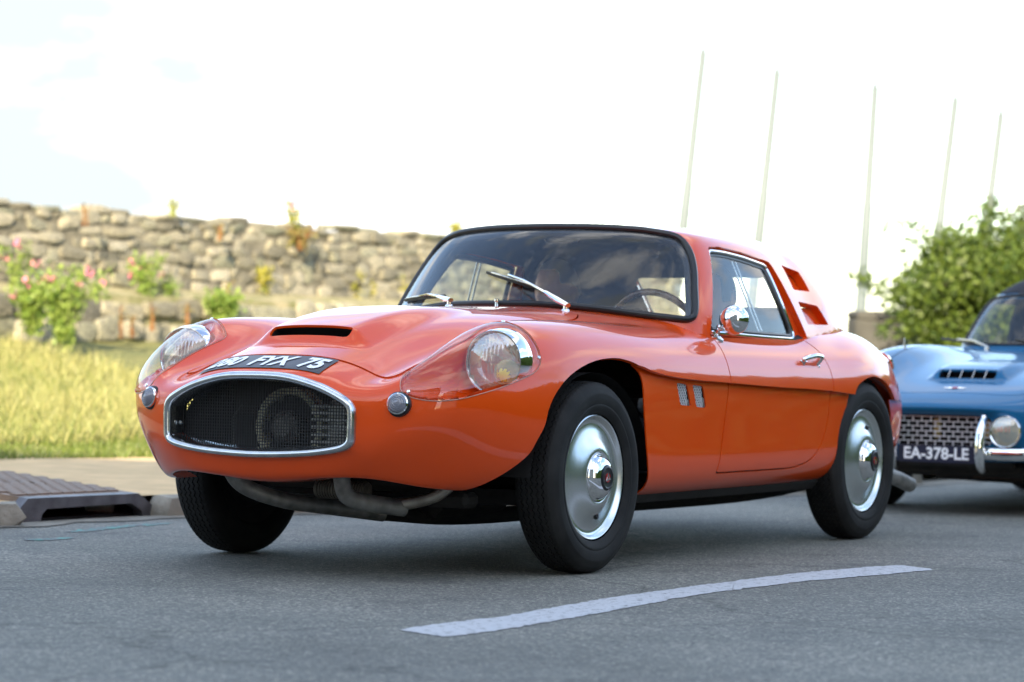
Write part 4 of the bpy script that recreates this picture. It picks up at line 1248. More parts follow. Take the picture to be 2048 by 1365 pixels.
M_sand = noisy(mat('sand_path', (.62, .43, .22), .9), 6, .2, bump=.5, bscale=140)
M_soil = noisy(mat('grass_soil', (.14, .13, .04), .95), 2.5, .45, dark=(.08, .095, .025), bump=.4, bscale=30)
tag(mesh('path', *bank(.16, 3.1), M_sand), kind='structure')
tag(mesh('grass_bank', *bank(3.1, 400), M_soil), kind='structure')

# ---- kerb stones
M_kerb = noisy(mat('kerb_stone', (.30, .27, .22), .9), 7, .45, dark=(.10, .095, .07), bump=.6, bscale=50)
M_gutter = noisy(mat('gutter_concrete', (.22, .205, .17), .9), 6, .4, bump=.5, bscale=60)
def rock(w, d, h, seed, chunk=.12):
    r_ = np.random.default_rng(seed); bm = bmesh.new()
    for sx in (-1, 0, 1):
        for sy in (-1, 0, 1):
            for sz in (-1, 0, 1):
                if (sx, sy, sz) == (0, 0, 0): continue
                q = abs(sx) + abs(sy) + abs(sz); k = {1: 1.0, 2: .94, 3: .84}[q]
                bm.verts.new((sx * w / 2 * k * (1 + r_.normal() * chunk * .5), sy * d / 2 * k * (1 + r_.normal() * chunk * .5), sz * h / 2 * k * (1 + r_.normal() * chunk * .5)))
    res = bmesh.ops.convex_hull(bm, input=bm.verts[:])
    for g_ in [v for v in bm.verts if not v.link_faces]: bm.verts.remove(g_)
    me = bpy.data.meshes.new('rock'); bm.to_mesh(me); bm.free(); me.shade_smooth(); me.set_sharp_from_angle(angle=R(38)); return me
kerb = empty('kerb', (KL[0][0], KL[0][1], 0)); kerb['kind'] = 'structure'; kerb.location = (-2.25, 10.05, 0)
kr = [rock(.52, .17, .16, 50 + i, .08) for i in range(5)]
for me in kr: me.materials.append(M_kerb)
d_acc = np.r_[0, np.cumsum(np.linalg.norm(np.diff(KL, axis=0), axis=1))]
s0 = d_acc[np.argmin(np.hypot(KL[:, 0] + 2.25, KL[:, 1] - 10.05))]
def kerb_at(s_):
    p = np.array([np.interp(s_, d_acc, KL[:, k]) for k in (0, 1)]); t = np.array([np.interp(s_, d_acc, KT[:, k]) for k in (0, 1)]); return p, t
s_ = s0 - 2.2; ki = 0
while s_ < s0 + 7.5:
    p, t = kerb_at(s_ + .27); u = s_ - s0
    if not (.62 < u + .27 < 1.80):
        o = link('kerb_stone', kr[ki % 5], kerb); n_ = np.array([-t[1], t[0]]) * .085
        o.location = (p[0] + n_[0] + 2.25, p[1] + n_[1] - 10.05, .018 + .006 * math.sin(ki * 2.1)); o.rotation_euler = (0, 0, math.atan2(t[1], t[0]) + (math.pi if ki % 2 else 0)); ki += 1
    s_ += .54
# gutter strip
V = []; F = []
sel = [i for i in range(len(KL)) if s0 - 6 < d_acc[i] < s0 + 14]
for q, i in enumerate(sel):
    w = .10 + .035 * math.sin(q * 1.7) + .02 * math.sin(q * 4.1)
    a = KL[i] + KN_S[i] * .05; b = KL[i] - KN_S[i] * w
    V += [(a[0], a[1], .006), (b[0], b[1], .004)]
F = [(2 * i, 2 * i + 1, 2 * i + 3, 2 * i + 2) for i in range(len(sel) - 1)]
tag(mesh('gutter', V, F, M_gutter, None, False), kind='structure')

# ---- storm drain
M_iron = noisy(mat('cast_iron', (.17, .165, .175), .5, .55), 14, .35, bump=.2, bscale=90)
M_rust = noisy(mat('rusty_iron', (.24, .17, .125), .6, .35), 10, .4, bump=.3, bscale=80)
dr = empty('storm_drain', (-1.95, 10.84, 0), math.atan2(.825, .565), 'cast iron kerb drain with patterned cover and open mouth beside the gutter', 'drain')
lipM = Matrix(((1, 0, 0, 0), (0, 0, -1, .05), (0, 1, 0, 0), (0, 0, 0, 1)))
dr.rotation_euler = (R(4.5), 0, dr.rotation_euler[2])
out_ = [(-.03, 0), (-.02, .035), (.05, .098), (.70, .098), (.80, .04), (.82, 0), (.735, 0), (.725, .025), (.66, .058), (.16, .052), (.135, .03), (.13, 0)]
mb = MB()
# front lip built from strips so that the mouth stays open
top = [(.05, .098), (.16, .098), (.66, .098), (.70, .098)]
for poly in ([(-.03, 0), (.13, 0), (.135, .03), (-.02, .035)], [(-.02, .035), (.135, .03), (.16, .052), (.05, .098)], [(.05, .098), (.16, .052), (.66, .058), (.70, .098)], [(.70, .098), (.66, .058), (.725, .025), (.80, .04)], [(.80, .04), (.725, .025), (.735, 0), (.82, 0)]):
    mb.prism(poly, 0, .05, lipM)
mb.build('drain_lip', M_iron, dr, False)
mb = MB(); mb.prism([(.05, .052), (.70, .052), (.70, .80), (.05, .80)], .06, .098); mb.build('drain_cover', M_rust, dr, False)
mb = MB(); mb.box((.42, .45, .02), (.76, .02, .14)); mb.box((.42, .25, .004), (.76, .40, .006)); mb.build('drain_pit', M_black, dr, False)
blk = MB(); blk.box((0, 0, 0), (.058, .040, .010), None, .003); bo = blk.build('tread_block', M_rust, None, False); bme = bo.data; bpy.data.objects.remove(bo)
for i in range(9):
    for j in range(14):
        x = .092 + i * .068 + (.034 if j % 2 else 0); y = .10 + j * .049
        if x > .68: continue
        o = link('tread_block', bme, dr); o.location = (x, y, .101)
        q = math.hypot(x - .37, (y - .44) * .8)
        if q < .16: o.rotation_euler = (0, 0, math.atan2(y - .44, x - .37) + math.pi / 2)
rk = rock(.20, .16, .12, 90, .2); rk.materials.append(M_kerb)
o = link('rubble_stone', rk, None); o.location = (-2.02, 10.66, .035); o.rotation_euler = (0, 0, .6); tag(o, 'rounded broken kerb stone wedged against the near end of the storm drain', 'stone')
o = link('rubble_stone', rock(.12, .1, .07, 91, .2), None, M_kerb); o.location = (-1.72, 11.46, .04); tag(o, 'small rounded stone lying inside the mouth of the storm drain', 'stone')

# ---- paint on the road
def worn_paint(name, c, wear, scale):
    m = mat(name, c, .7); N, L, b = nodes(m)
    t = N.new('ShaderNodeTexCoord'); n = N.new('ShaderNodeTexNoise'); n.inputs['Scale'].default_value = scale; n.inputs['Detail'].default_value = 8; n.inputs['Roughness'].default_value = .75
    L.new(t.outputs['Object'], n.inputs[0]); r = ramp(N, [(wear - .06, (.11, .11, .11)), (wear + .03, c)]); L.new(n.outputs[0], r.inputs[0]); L.new(r.outputs[0], b.inputs['Base Color'])
    v = N.new('ShaderNodeTexVoronoi'); v.inputs['Scale'].default_value = 95; L.new(t.outputs['Object'], v.inputs['Vector'])
    bp = N.new('ShaderNodeBump'); bp.inputs['Strength'].default_value = .5; bp.inputs['Distance'].default_value = .005; L.new(v.outputs['Distance'], bp.inputs['Height']); L.new(bp.outputs[0], b.inputs['Normal'])
    return m
M_linepaint = worn_paint('road_paint', (.46, .47, .49), .435, 38)
LO = [(-.269, 6.869), (-.146, 6.706), (-.018, 6.912), (.251, 7.419), (.568, 8.075), (.919, 8.596), (1.177, 8.886), (1.439, 9.194)]
UP = [(-.269, 6.869), (-.198, 7.023), (-.019, 7.257), (.265, 7.85), (.59, 8.397), (.957, 8.963), (1.228, 9.279), (1.347, 9.394), (1.439, 9.194)]
lo = smooth_line(resample(LO, .03), 2); up = smooth_line(resample(UP, .03), 2)
m_ = 130; li = np.linspace(0, len(lo) - 1, m_); ui = np.linspace(0, len(up) - 1, m_)
LOi = np.stack([np.interp(li, np.arange(len(lo)), lo[:, k]) for k in (0, 1)], 1); UPi = np.stack([np.interp(ui, np.arange(len(up)), up[:, k]) for k in (0, 1)], 1)
LOi += rng.normal(0, .005, LOi.shape); UPi += rng.normal(0, .005, UPi.shape)
V = []; F = []
for a, b in zip(LOi, UPi): V += [(a[0], a[1], .002), (b[0], b[1], .002)]
F = [(2 * i, 2 * i + 2, 2 * i + 3, 2 * i + 1) for i in range(m_ - 1)]
tag(mesh('lane_line', V, F, M_linepaint, None, False), 'worn white painted dash curving across the grey road before the car', 'road marking')
M_green = worn_paint('green_spray', (.05, .30, .24), .56, 18)
for pts, lab in (([(-1.735, 9.86), (-1.66, 9.90), (-1.60, 10.00), (-1.62, 10.08), (-1.69, 9.99), (-1.75, 9.95)], 'faint green spray paint stroke on the road left of the drain'), ([(-1.68, 10.36), (-1.60, 10.40), (-1.50, 10.70), (-1.38, 10.90), (-1.36, 11.02), (-1.45, 10.98), (-1.56, 10.75), (-1.64, 10.52)], 'longer green spray paint stroke on the road under the drain mouth')):
    sp_ = smooth_poly(pts, 8); sp_ += rng.normal(0, .008, sp_.shape)
    tag(mesh('spray_mark', [(x, y, .002) for x, y in sp_], [tuple(range(len(sp_)))], M_green, None, False), lab, 'paint mark')

# ---- stone wall with a ledge
WO = np.array([-4.60, 21.3]); WD = np.array([.575, .818]); WN = np.array([.818, -.575])   # WN faces the road
def wpt(s_, out_, z): p = WO + WD * s_ + WN * out_; return (p[0], p[1], z)
def stone_material():
    m = mat('wall_stone', (.34, .32, .25), .92); N, L, b = nodes(m)
    oi = N.new('ShaderNodeObjectInfo'); t = N.new('ShaderNodeTexCoord')
    r = ramp(N, [(0, (.125, .12, .10)), (.35, (.235, .22, .17)), (.7, (.31, .29, .235)), (1, (.175, .18, .135))]); L.new(oi.outputs['Random'], r.inputs[0])
    n = N.new('ShaderNodeTexNoise'); n.inputs['Scale'].default_value = 9; n.inputs['Detail'].default_value = 7; L.new(t.outputs['Object'], n.inputs[0])
    r2 = ramp(N, [(.32, (.45, .45, .42)), (.52, (1, 1, 1)), (.68, (1.45, 1.42, 1.15))]); L.new(n.outputs[0], r2.inputs[0])
    mu = N.new('ShaderNodeMix'); mu.data_type = 'RGBA'; mu.blend_type = 'MULTIPLY'; mu.inputs['Factor'].default_value = 1
    L.new(r.outputs[0], mu.inputs['A']); L.new(r2.outputs[0], mu.inputs['B']); L.new(mu.outputs['Result'], b.inputs['Base Color'])
    bp = N.new('ShaderNodeBump'); bp.inputs['Strength'].default_value = .8; bp.inputs['Distance'].default_value = .02; L.new(n.outputs[0], bp.inputs['Height']); L.new(bp.outputs[0], b.inputs['Normal'])
    return m
M_stone = stone_material()
M_mortar = noisy(mat('wall_mortar', (.14, .13, .10), .95), 8, .5, bump=.6, bscale=60)
M_earth = noisy(mat('ledge_earth', (.25, .22, .14), .95), 5, .45, dark=(.11, .12, .04), bump=.6, bscale=40)
wall = empty('stone_wall', (float(WO[0]), float(WO[1]), .85), math.atan2(WD[1], WD[0]), 'long rough stone wall with a low ledge behind the sunlit grass', 'wall')
# wall space: x along, -y towards the road, z up from its foot
LEN = 11.2
ZU0, ZU1, DEP = .37, 1.055, .45     # upper wall foot / top above .85, ledge depth
mb = MB(); mb.box((LEN / 2 - 2.25, .22, (ZU1 - .1) / 2 - .05), (LEN + 4.5, .36, ZU1 + .06)); mb.build('wall_core', M_mortar, wall, False)
mb = MB(); mb.prism([(-.40, -.3), (-.40, .30), (.05, .385), (.05, -.3)], -4.5, LEN, Matrix(((0, 0, 1, 0), (1, 0, 0, 0), (0, 1, 0, 0), (0, 0, 0, 1)))); mb.build('ledge', M_earth, wall, False)
variants = [rock(1, 1, 1, 200 + i, .17) for i in range(22)]
for me in variants: me.materials.append(M_stone); me.name = 'stone'
wr = np.random.default_rng(11); nst = 0
def lay(z0, heights, yface, wmin, wmax, deep, top_slab=False):
    global nst
    z = z0
    for ci, h in enumerate(heights):
        x = -4.5 - wr.random() * .2
        while x < LEN:
            w = wmin + (wmax - wmin) * wr.random() ** 1.3; hh = h * (.72 + .42 * wr.random())
            if x > 6.7 or x < -.5: o = bpy.data.objects.new('tmp', variants[int(wr.integers(22))])
            else: o = link('stone', variants[int(wr.integers(22))], wall)
            o.location = (x + w / 2, yface + deep / 2 - .02 - .035 * wr.random(), z + h / 2 + wr.normal() * .018)
            o.scale = (w * 1.02, deep, hh * 1.03); o.rotation_euler = (wr.normal() * .07, wr.normal() * (.06 if h > .08 else .015), wr.normal() * .08)
            nst += 1
            if x > 6.7 or x < -.5:
                Mx = Matrix.LocRotScale(o.location, o.rotation_euler, o.scale)
                far_mb.add([Mx @ v.co for v in o.data.vertices], [tuple(p.vertices) for p in o.data.polygons]); bpy.data.objects.remove(o)
            x += w + .002
        z += h
far_mb = MB()
lay(ZU0 - .02, [.125, .115, .11, .10, .10, .085], .05, .11, .32, .24)
wr_top = True
lay(ZU1 - .075, [.06], .05, .20, .42, .26)
lay(-.10, [.20, .18], -.42, .22, .50, .22)
tag(far_mb.build('stone_rubble', M_stone, wall, True, 38), kind='stuff')

# ---- garden wall stub and trees on the right
M_dim = noisy(mat('shaded_render', (.062, .062, .058), .9), 4, .35, bump=.4, bscale=30)  # the shade on the wall stub is put into this dark base colour
gw = empty('garden_wall', (3.25, 26.2, .29), R(8), 'short shaded wall end beside the trunk side of the green bush', 'wall')
mb = MB(); mb.box((1.6, 0, .40), (3.2, .35, .86), None, .02); mb.build('wall_face', M_dim, gw, False)
for k in range(7):
    o = link('coping_stone', rock(.46, .42, .09, 300 + k, .08), gw, M_dim); o.location = (.22 + .455 * k, 0, .865)

def leaf_mat(name, c1, c2, trans=.35):
    m = bpy.data.materials.new(name); m.use_nodes = True; N, L = m.node_tree.nodes, m.node_tree.links; N.clear()
    o = N.new('ShaderNodeOutputMaterial'); d = N.new('ShaderNodeBsdfPrincipled'); d.inputs['Roughness'].default_value = .5
    tr = N.new('ShaderNodeBsdfTranslucent'); mx_ = N.new('ShaderNodeMixShader'); mx_.inputs[0].default_value = trans
    at = N.new('ShaderNodeAttribute'); at.attribute_name = 'tint'
    r = ramp(N, [(0, c1), (1, c2)]); L.new(at.outputs['Fac'], r.inputs[0])
    L.new(r.outputs[0], d.inputs['Base Color']); L.new(r.outputs[0], tr.inputs[0])
    L.new(d.outputs[0], mx_.inputs[1]); L.new(tr.outputs[0], mx_.inputs[2]); L.new(mx_.outputs[0], o.inputs[0])
    return m

def quads_mesh(name, P, mt, parent=None, tint=None):
    """P: (n,4,3) leaf corners"""
    n = len(P); me = bpy.data.meshes.new(name)
    me.vertices.add(n * 4); me.vertices.foreach_set('co', P.reshape(-1).astype(np.float32))
    me.loops.add(n * 4); me.loops.foreach_set('vertex_index', np.arange(n * 4, dtype=np.int32))
    me.polygons.add(n); me.polygons.foreach_set('loop_start', np.arange(0, n * 4, 4, dtype=np.int32))
    try: me.polygons.foreach_set('loop_total', np.full(n, 4, np.int32))
    except Exception: pass
    if tint is not None:
        a = me.attributes.new('tint', 'FLOAT', 'POINT'); a.data.foreach_set('value', np.repeat(tint, 4).astype(np.float32))
    me.update(calc_edges=True); me.validate()
    return link(name, me, parent, mt)

def leaves(C, size, r_, aspect=.6, up=0.3):
    n = len(C)
    d = r_.normal(size=(n, 3)); d[:, 2] += up; d /= np.linalg.norm(d, axis=1)[:, None]
    e = np.cross(d, r_.normal(size=(n, 3))); e /= np.linalg.norm(e, axis=1)[:, None]
    s_ = size * (.6 + .8 * r_.random(n))[:, None]
    a = C - d * s_ * .5; b = C + e * s_ * aspect * .5; c = C + d * s_ * .5; f = C - e * s_ * aspect * .5
    nrm = np.cross(d, e) * s_ * .12
    return np.stack([a, b + nrm, c, f + nrm], 1)

def tree(name, base, crown, label, n, size, mt, seed, trunk_h, clumps=60, reach=None, cat='tree'):
    r_ = np.random.default_rng(seed)
    t = empty(name, base, 0, label, cat)
    cx_, cy_, cz_, rx, ry, rz = crown
    cl = []
    while len(cl) < clumps:
        q = r_.normal(size=3); q /= np.linalg.norm(q); q *= r_.random() ** .35
        cl.append((cx_ + q[0] * rx, cy_ + q[1] * ry, cz_ + q[2] * rz, .16 + .22 * r_.random()))
    if reach: cl += reach
    cl = np.array(cl); w = cl[:, 3] ** 2; idx = r_.choice(len(cl), n, p=w / w.sum())
    q = r_.normal(size=(n, 3)); q /= np.linalg.norm(q, axis=1)[:, None]; q *= (r_.random(n) ** .5)[:, None]
    C = cl[idx, :3] + q * cl[idx, 3:4] * np.array([1, 1, .8])
    quads_mesh('crown', leaves(C, size, r_), mt, t, np.clip(r_.normal(.5, .25, n), 0, 1))
    mb = MB(); mb.tube(arc([(0, 0, -.1), (.05, .02, trunk_h * .5), (cx_ * .5, cy_ * .5, trunk_h)], 6), [.10 - .0035 * i for i in range(13)], 8)
    for i in range(16):
        e = cl[int(r_.integers(len(cl)))]
        mb.tube(arc([(cx_ * .4, cy_ * .4, trunk_h * (.4 + .5 * r_.random())), ((cx_ + e[0]) / 2 * .9, (cy_ + e[1]) / 2 * .9, (trunk_h + e[2]) / 2), tuple(e[:3])], 5), [.035 - .0026 * k for k in range(11)], 5)
    mb.build('trunk', M_bark, t)
    return t
M_bark = noisy(mat('bark', (.09, .07, .05), .9), 14, .4, bump=.5)
M_leafg = leaf_mat('bush_leaf', (.026, .062, .010), (.135, .19, .026))
M_leafy = leaf_mat('pale_leaf', (.10, .14, .03), (.26, .28, .06))
reach = [(-1.50, -.2, .95, .13), (-1.36, -.1, .90, .16), (-1.2, 0, .82, .18), (-1.25, -.1, 1.42, .13), (-1.12, -.1, 1.50, .12), (-1.0, 0, 1.40, .18), (-1.1, -.2, .60, .18), (-1.22, -.1, .48, .14), (-.95, -.2, .8, .22), (-.30, 0, 1.62, .15), (.35, 0, 1.56, .16), (.9, 0, 1.5, .2)]
tree('bush', (4.55, 24.3, .50), (.10, .1, .74, 1.22, .75, .80), 'broad leafy green bush with ragged sunlit top behind the blue car', 46000, .052, M_leafg, 5, .8, 170, reach)
tree('garden_tree', (6.6, 30.5, .5), (-.15, 0, 1.55, .9, .7, .55), 'greyer tree crown showing behind the right edge of the leafy bush', 9000, .07, leaf_mat('grey_leaf', (.09, .10, .05), (.18, .18, .10)), 8, 1.2, 40)

# ---- flagpoles
M_pole = mat('pale_pole', (.095, .122, .135), .5)
for i, (tx, tz, bx, lab) in enumerate(((2.73, 5.21, 2.31, 'tallest bare white flagpole, first from the car roof, above the rear of the roof'), (3.82, 4.94, 3.44, 'bare white flagpole, second from the left, rising behind the side window'), (5.26, 4.74, 5.07, 'bare white flagpole standing between the orange car and the bush'), (6.44, 4.58, 6.03, 'bare white flagpole rising out of the top of the bush'), (7.11, 4.38, 6.73, 'shortest bare white flagpole, at the far right behind the bush'))):
    fp = empty('flagpole', (bx, 40, .9), 0, lab, 'flagpole', 'leaning flagpoles in the background')
    top = Vector((tx - bx, 0, tz - .9))
    mb = MB(); mb.tube([top * k for k in (-.1, 0, .35, .55, .56, 1)], [.092, .09, .086, .083, .076, .066], 12); mb.build('pole', M_pole, fp)
    mb = MB(); mb.add(*sphere(top + Vector((0, 0, .03)), .05, 12, 8)); mb.build('finial', M_pole, fp)
    mb = MB(); mb.tube([top * .98 + Vector((-.05, -.04, 0)), top * .25 + Vector((-.06, -.05, 0))], .006, 5); mb.build('halyard', M_pole, fp)

# ---- grass: tall dry blades on the bank, short green turf along the path
def blades(n, dmin, dmax, hmin, hmax, seed, green_edge, xa=-150, xb=1750, sa=-2.5):
    r_ = np.random.default_rng(seed)
    si = r_.uniform(s0 + sa, s0 + 8.0, n * 2); d = dmin + (dmax - dmin) * r_.random(n * 2)
    ii = np.interp(si, d_acc, np.arange(len(KL)))
    P = np.stack([np.interp(ii, np.arange(len(KL)), KL[:, k]) for k in (0, 1)], 1); Nn = np.stack([np.interp(ii, np.arange(len(KL)), KN_S[:, k]) for k in (0, 1)], 1)
    P = P + Nn * d[:, None]
    px = 1024 + 5463 * P[:, 0] / P[:, 1]
    ok = (px > xa) & (px < xb); P = P[ok][:n]; d = d[ok][:n]; n = len(P)
    patch = .5 + .5 * np.sin(P[:, 0] * 2.1 + 1.3 * np.sin(P[:, 1] * .9)) * np.sin(P[:, 1] * 1.3 + P[:, 0])
    z = ground_h(P[:, 0], d)
    h = (hmin + (hmax - hmin) * r_.random(n) ** 1.6) * (.65 + .5 * patch)
    a = r_.random(n) * 2 * math.pi; w = .0035 + .003 * r_.random(n); lean = h * (.15 + .55 * r_.random(n)); la = r_.random(n) * 2 * math.pi
    t = np.stack([np.cos(a) * w, np.sin(a) * w, 0 * a], 1); L_ = np.stack([np.cos(la) * lean, np.sin(la) * lean, 0 * a], 1)
    B = np.column_stack([P, z - .02]); M_ = B + L_ * .3 + np.column_stack([0 * h, 0 * h, h * .55]); T_ = B + L_ + np.column_stack([0 * h, 0 * h, h])
    Q1 = np.stack([B - t, B + t, M_ + t * .8, M_ - t * .8], 1); Q2 = np.stack([M_ - t * .8, M_ + t * .8, T_ + t * .15, T_ - t * .15], 1)
    tint = np.clip(r_.normal(.62, .25, n) + .3 * (patch - .5) - (.55 if green_edge else 0), 0, 1)
    return np.concatenate([Q1, Q2]), np.concatenate([tint, tint])
M_grass = leaf_mat('grass_blade', (.13, .18, .03), (.44, .41, .17), .4)
Q, T_ = blades(56000, 3.7, 9.3, .07, .20, 21, False)
tag(quads_mesh('dry_grass', Q, M_grass, None, T_), kind='stuff')
Q2, T2 = blades(26000, 3.3, 9.3, .06, .20, 23, False, -3500, -150, -9)
tag(quads_mesh('dry_grass', Q2, M_grass, None, T2), kind='stuff')
Q, T_ = blades(22000, 2.95, 3.95, .03, .085, 22, True)
tag(quads_mesh('short_grass', Q, M_grass, None, T_), kind='stuff')

# ---- plants on and before the wall
M_stem = mat('plant_stem', (.16, .20, .06), .7); M_rstem = mat('rust_stem', (.20, .09, .03), .8)
M_pink = mat('pink_petal', (.58, .16, .27), .6); M_plantleaf = leaf_mat('plant_leaf', (.11, .20, .03), (.32, .42, .09), .45)
M_yleaf = leaf_mat('yellow_leaf', (.25, .26, .03), (.45, .40, .06), .4); M_rust_leaf = leaf_mat('rust_leaf', (.13, .10, .03), (.24, .20, .06), .3)
def plant(name, px, py, Y, h, spread, nst_, label, lm, flower=None, nfl=0, leaf=.05, dens=40, cat='plant', group=None, up=.9):
    """stems fan out from one root; (px, py) is the root in the photograph at depth Y"""
    dirv = _f + _r * ((px - 1024) / 5463) - _u * ((py - 682.5) / 5463); t = Y / dirv.y
    base = Vector((0, 0, CAM_H)) + dirv * t
    r_ = np.random.default_rng(int(px * 7 + py))
    pl = empty(name, base, 0, label, cat, group)
    mb = MB(); C = []; tips = []
    for i in range(nst_):
        a = r_.random() * 2 * math.pi; q = spread * r_.random() ** .7; hh = h * (.55 + .45 * r_.random())
        tip = (math.cos(a) * q, math.sin(a) * q * .6, hh)
        P = arc([(math.cos(a) * .02, math.sin(a) * .02, -.05), (tip[0] * .35, tip[1] * .35, hh * .55), tip], 5)
        mb.tube(P, [.007 - .0005 * k for k in range(len(P))], 4, caps=False)
        for _ in range(dens):
            k = r_.random() ** .8 * (len(P) - 1); p = np.array(P[int(k)]); C.append(p + r_.normal(size=3) * leaf * .75)
        tips.append(tip)
    mb.build('stem', M_rstem if lm is M_rust_leaf else M_stem, pl)
    C = np.array(C); quads_mesh('foliage', leaves(C, leaf, r_, .5, up), lm, pl, r_.random(len(C)))
    for i in range(nfl):
        tp = np.array(tips[int(r_.integers(len(tips)))]) + r_.normal(size=3) * .02
        fc = tp + r_.normal(size=(9, 3)) * .018
        quads_mesh('flower', leaves(fc, .03, r_, 1.0, 0), flower, pl)
    return pl
plant('flowering_plant', 28, 572, 21.9, .36, .20, 9, 'sparse pink flowered plant at the far left edge before the wall', M_plantleaf, M_pink, 4, .04, 26)
plant('flowering_plant', 128, 668, 20.9, .58, .42, 26, 'largest green bush with pink flowers standing at the left below the wall', M_plantleaf, M_pink, 6, .045, 60)
plant('flowering_plant', 64, 645, 21.2, .35, .26, 14, 'dark low green clump with pink flowers left of the largest flowering bush', M_plantleaf, M_pink, 5, .05, 50)
plant('flowering_plant', 292, 590, 22.9, .36, .20, 12, 'small pink flowered plant growing on the ledge right of the largest bush', M_plantleaf, M_pink, 5, .05, 34)
plant('flowering_plant', 338, 598, 23.2, .20, .16, 8, 'low leafy sprig beside the small pink flowered plant on the ledge', M_plantleaf, M_pink, 1, .04, 26)
plant('leafy_plant', 446, 634, 23.3, .20, .24, 18, 'bright green leafy tuft hanging over the ledge edge above the far headlight', M_plantleaf, None, 0, .055, 40)
plant('wall_plant', 588, 478, 25.0, .46, .22, 9, 'tall spindly plant with pink tips growing out of the wall top', M_yleaf, M_pink, 4, .045, 22)
plant('wall_plant', 602, 490, 24.9, .18, .16, 12, 'low rusty leaved tuft under the tall spindly plant on the wall', M_rust_leaf, None, 0, .045, 18)
plant('wall_plant', 345, 420, 23.5, .10, .12, 7, 'small dry sprig on the wall top above the pink flowers', M_yleaf, None, 0, .03, 12)
plant('wall_plant', 912, 474, 27.2, .14, .10, 9, 'small yellowish tuft on the wall top touching the corner of the windscreen', M_yleaf, None, 0, .045, 22)
for px, py, Y, h, lab in ((528, 572, 24.6, .17, 'narrow yellow weed on the ledge left of the car roof'), (706, 598, 25.8, .26, 'tall narrow yellow weed on the ledge next to the windscreen corner'), (738, 594, 26.0, .16, 'shorter yellow weed just right of the tall narrow yellow weed'), (800, 596, 26.4, .22, 'bushy yellow weed on the ledge half hidden by the windscreen')):
    plant('weed', px, py, Y, h, .07, 6, lab, M_yleaf, None, 0, .045, 26, 'weed')
for px, py, Y, h, lab in ((170, 440, 22.4, .16, 'rust brown stalk high in a wall joint above the pink flowered bush'), (455, 592, 24.0, .14, 'rust brown stalk on the ledge above the bright green tuft'), (240, 664, 22.2, .22, 'tallest rust brown stalk at the wall foot right of the big flowering bush'),
        (305, 650, 22.6, .20, 'rust brown stalk at the wall foot midway to the far headlight'), (262, 662, 22.4, .16, 'short rust brown stalk beside the tallest one at the wall foot'), (375, 640, 23.0, .18, 'rust brown stalk at the wall foot nearest the green tuft'), (552, 596, 24.9, .12, 'shortest rust brown stalk on the ledge under the tall wall plant'),
        (583, 594, 25.1, .16, 'rust brown stalk on the ledge just right of the shortest one'), (622, 598, 25.3, .14, 'rust brown stalk on the ledge between two yellow weeds, left one'), (668, 600, 25.6, .14, 'rust brown stalk on the ledge left of the tall yellow weed'), (440, 470, 23.9, .10, 'small rust brown stalk in a joint high on the middle of the wall')):
    plant('dock_weed', px, py, Y, h, .05, 4, lab, M_rust_leaf, None, 0, .026, 11, 'weed', 'rust brown weeds along the wall')

# ---- houses across the street (behind the camera; they shade the road)
M_facade = noisy(mat('house_render', (.20, .185, .16), .9), 2, .15); M_palef = noisy(mat('pale_render', (.62, .60, .55), .9), 2, .1); M_slate = noisy(mat('slate', (.06, .06, .07), .6), 6, .3); M_pane = mat('pane', (.02, .025, .03), .05, 0, 1)
def house(name, x0, x1, y1, h, ridge, label, nwin, floors, face=None):
    o = empty(name, ((x0 + x1) / 2, y1, 0), 0, label, 'house'); w = x1 - x0; d = 7.0
    mb = MB(); mb.box((0, -d / 2, h / 2), (w, d, h)); mb.build('wall', face or M_facade, o, False)
    mb = MB(); mb.prism([(-d - .3, h), (.3, h), (-d / 2, h + ridge)], -w / 2 - .05, w / 2 + .05, Matrix(((0, 0, 1, 0), (1, 0, 0, 0), (0, 1, 0, 0), (0, 0, 0, 1)))); mb.build('roof', M_slate, o, False)
    for f in range(floors):
        for i in range(nwin):
            x = -w / 2 + w * (i + .5) / nwin; z = 1.7 + f * (h - .5) / floors
            mb = MB(); mb.box((x, .01, z), (1.05, .10, 1.6)); wn_ = mb.build('window', M_white, o, False)
            mb = MB(); mb.box((x, .055, z), (.9, .02, 1.45)); mb.build('pane', M_pane, wn_, False)
# hedge along the other side of the road, right of the frame
hd_r = np.random.default_rng(77); hg = empty('hedge', (5.6, 2.0, 0), 0, 'long clipped hedge along the near side of the road, right of the view', 'hedge')
C = hd_r.uniform(0, 1, (30000, 3)); hx = C[:, 1] * 44; side_ = hd_r.random(30000) < .6
C = np.column_stack([np.where(side_, 0, C[:, 0] * 1.4) + hx * .155 + hd_r.normal(0, .08, 30000), hx, np.where(side_, C[:, 2] * 2.2, 2.2) * (1 + .06 * np.sin(hx * 1.7) + .05 * np.sin(hx * .6)) + hd_r.normal(0, .08, 30000)])
quads_mesh('foliage', leaves(C, .22, hd_r), M_plantleaf, hg, hd_r.random(30000))
mb = MB(); mb.prism([(.15, 0), (1.4, 0), (1.4 + 44 * .155, 44), (.15 + 44 * .155, 44)], .0, 2.0); mb.build('branches', M_bark, hg, False)
house('house', -34, -2.9, -6.0, 8.1, 2.8, 'long rendered house with a slate roof across the street behind the camera', 9, 2)
house('pale_house', 9.5, 24, -3.0, 5.2, 2.4, 'pale low house across the street, right behind the camera', 4, 2, M_palef)
house('tall_house', -2.85, 6.0, -6.0, 12.4, 3.0, 'tall rendered house across the street behind the camera', 4, 4)
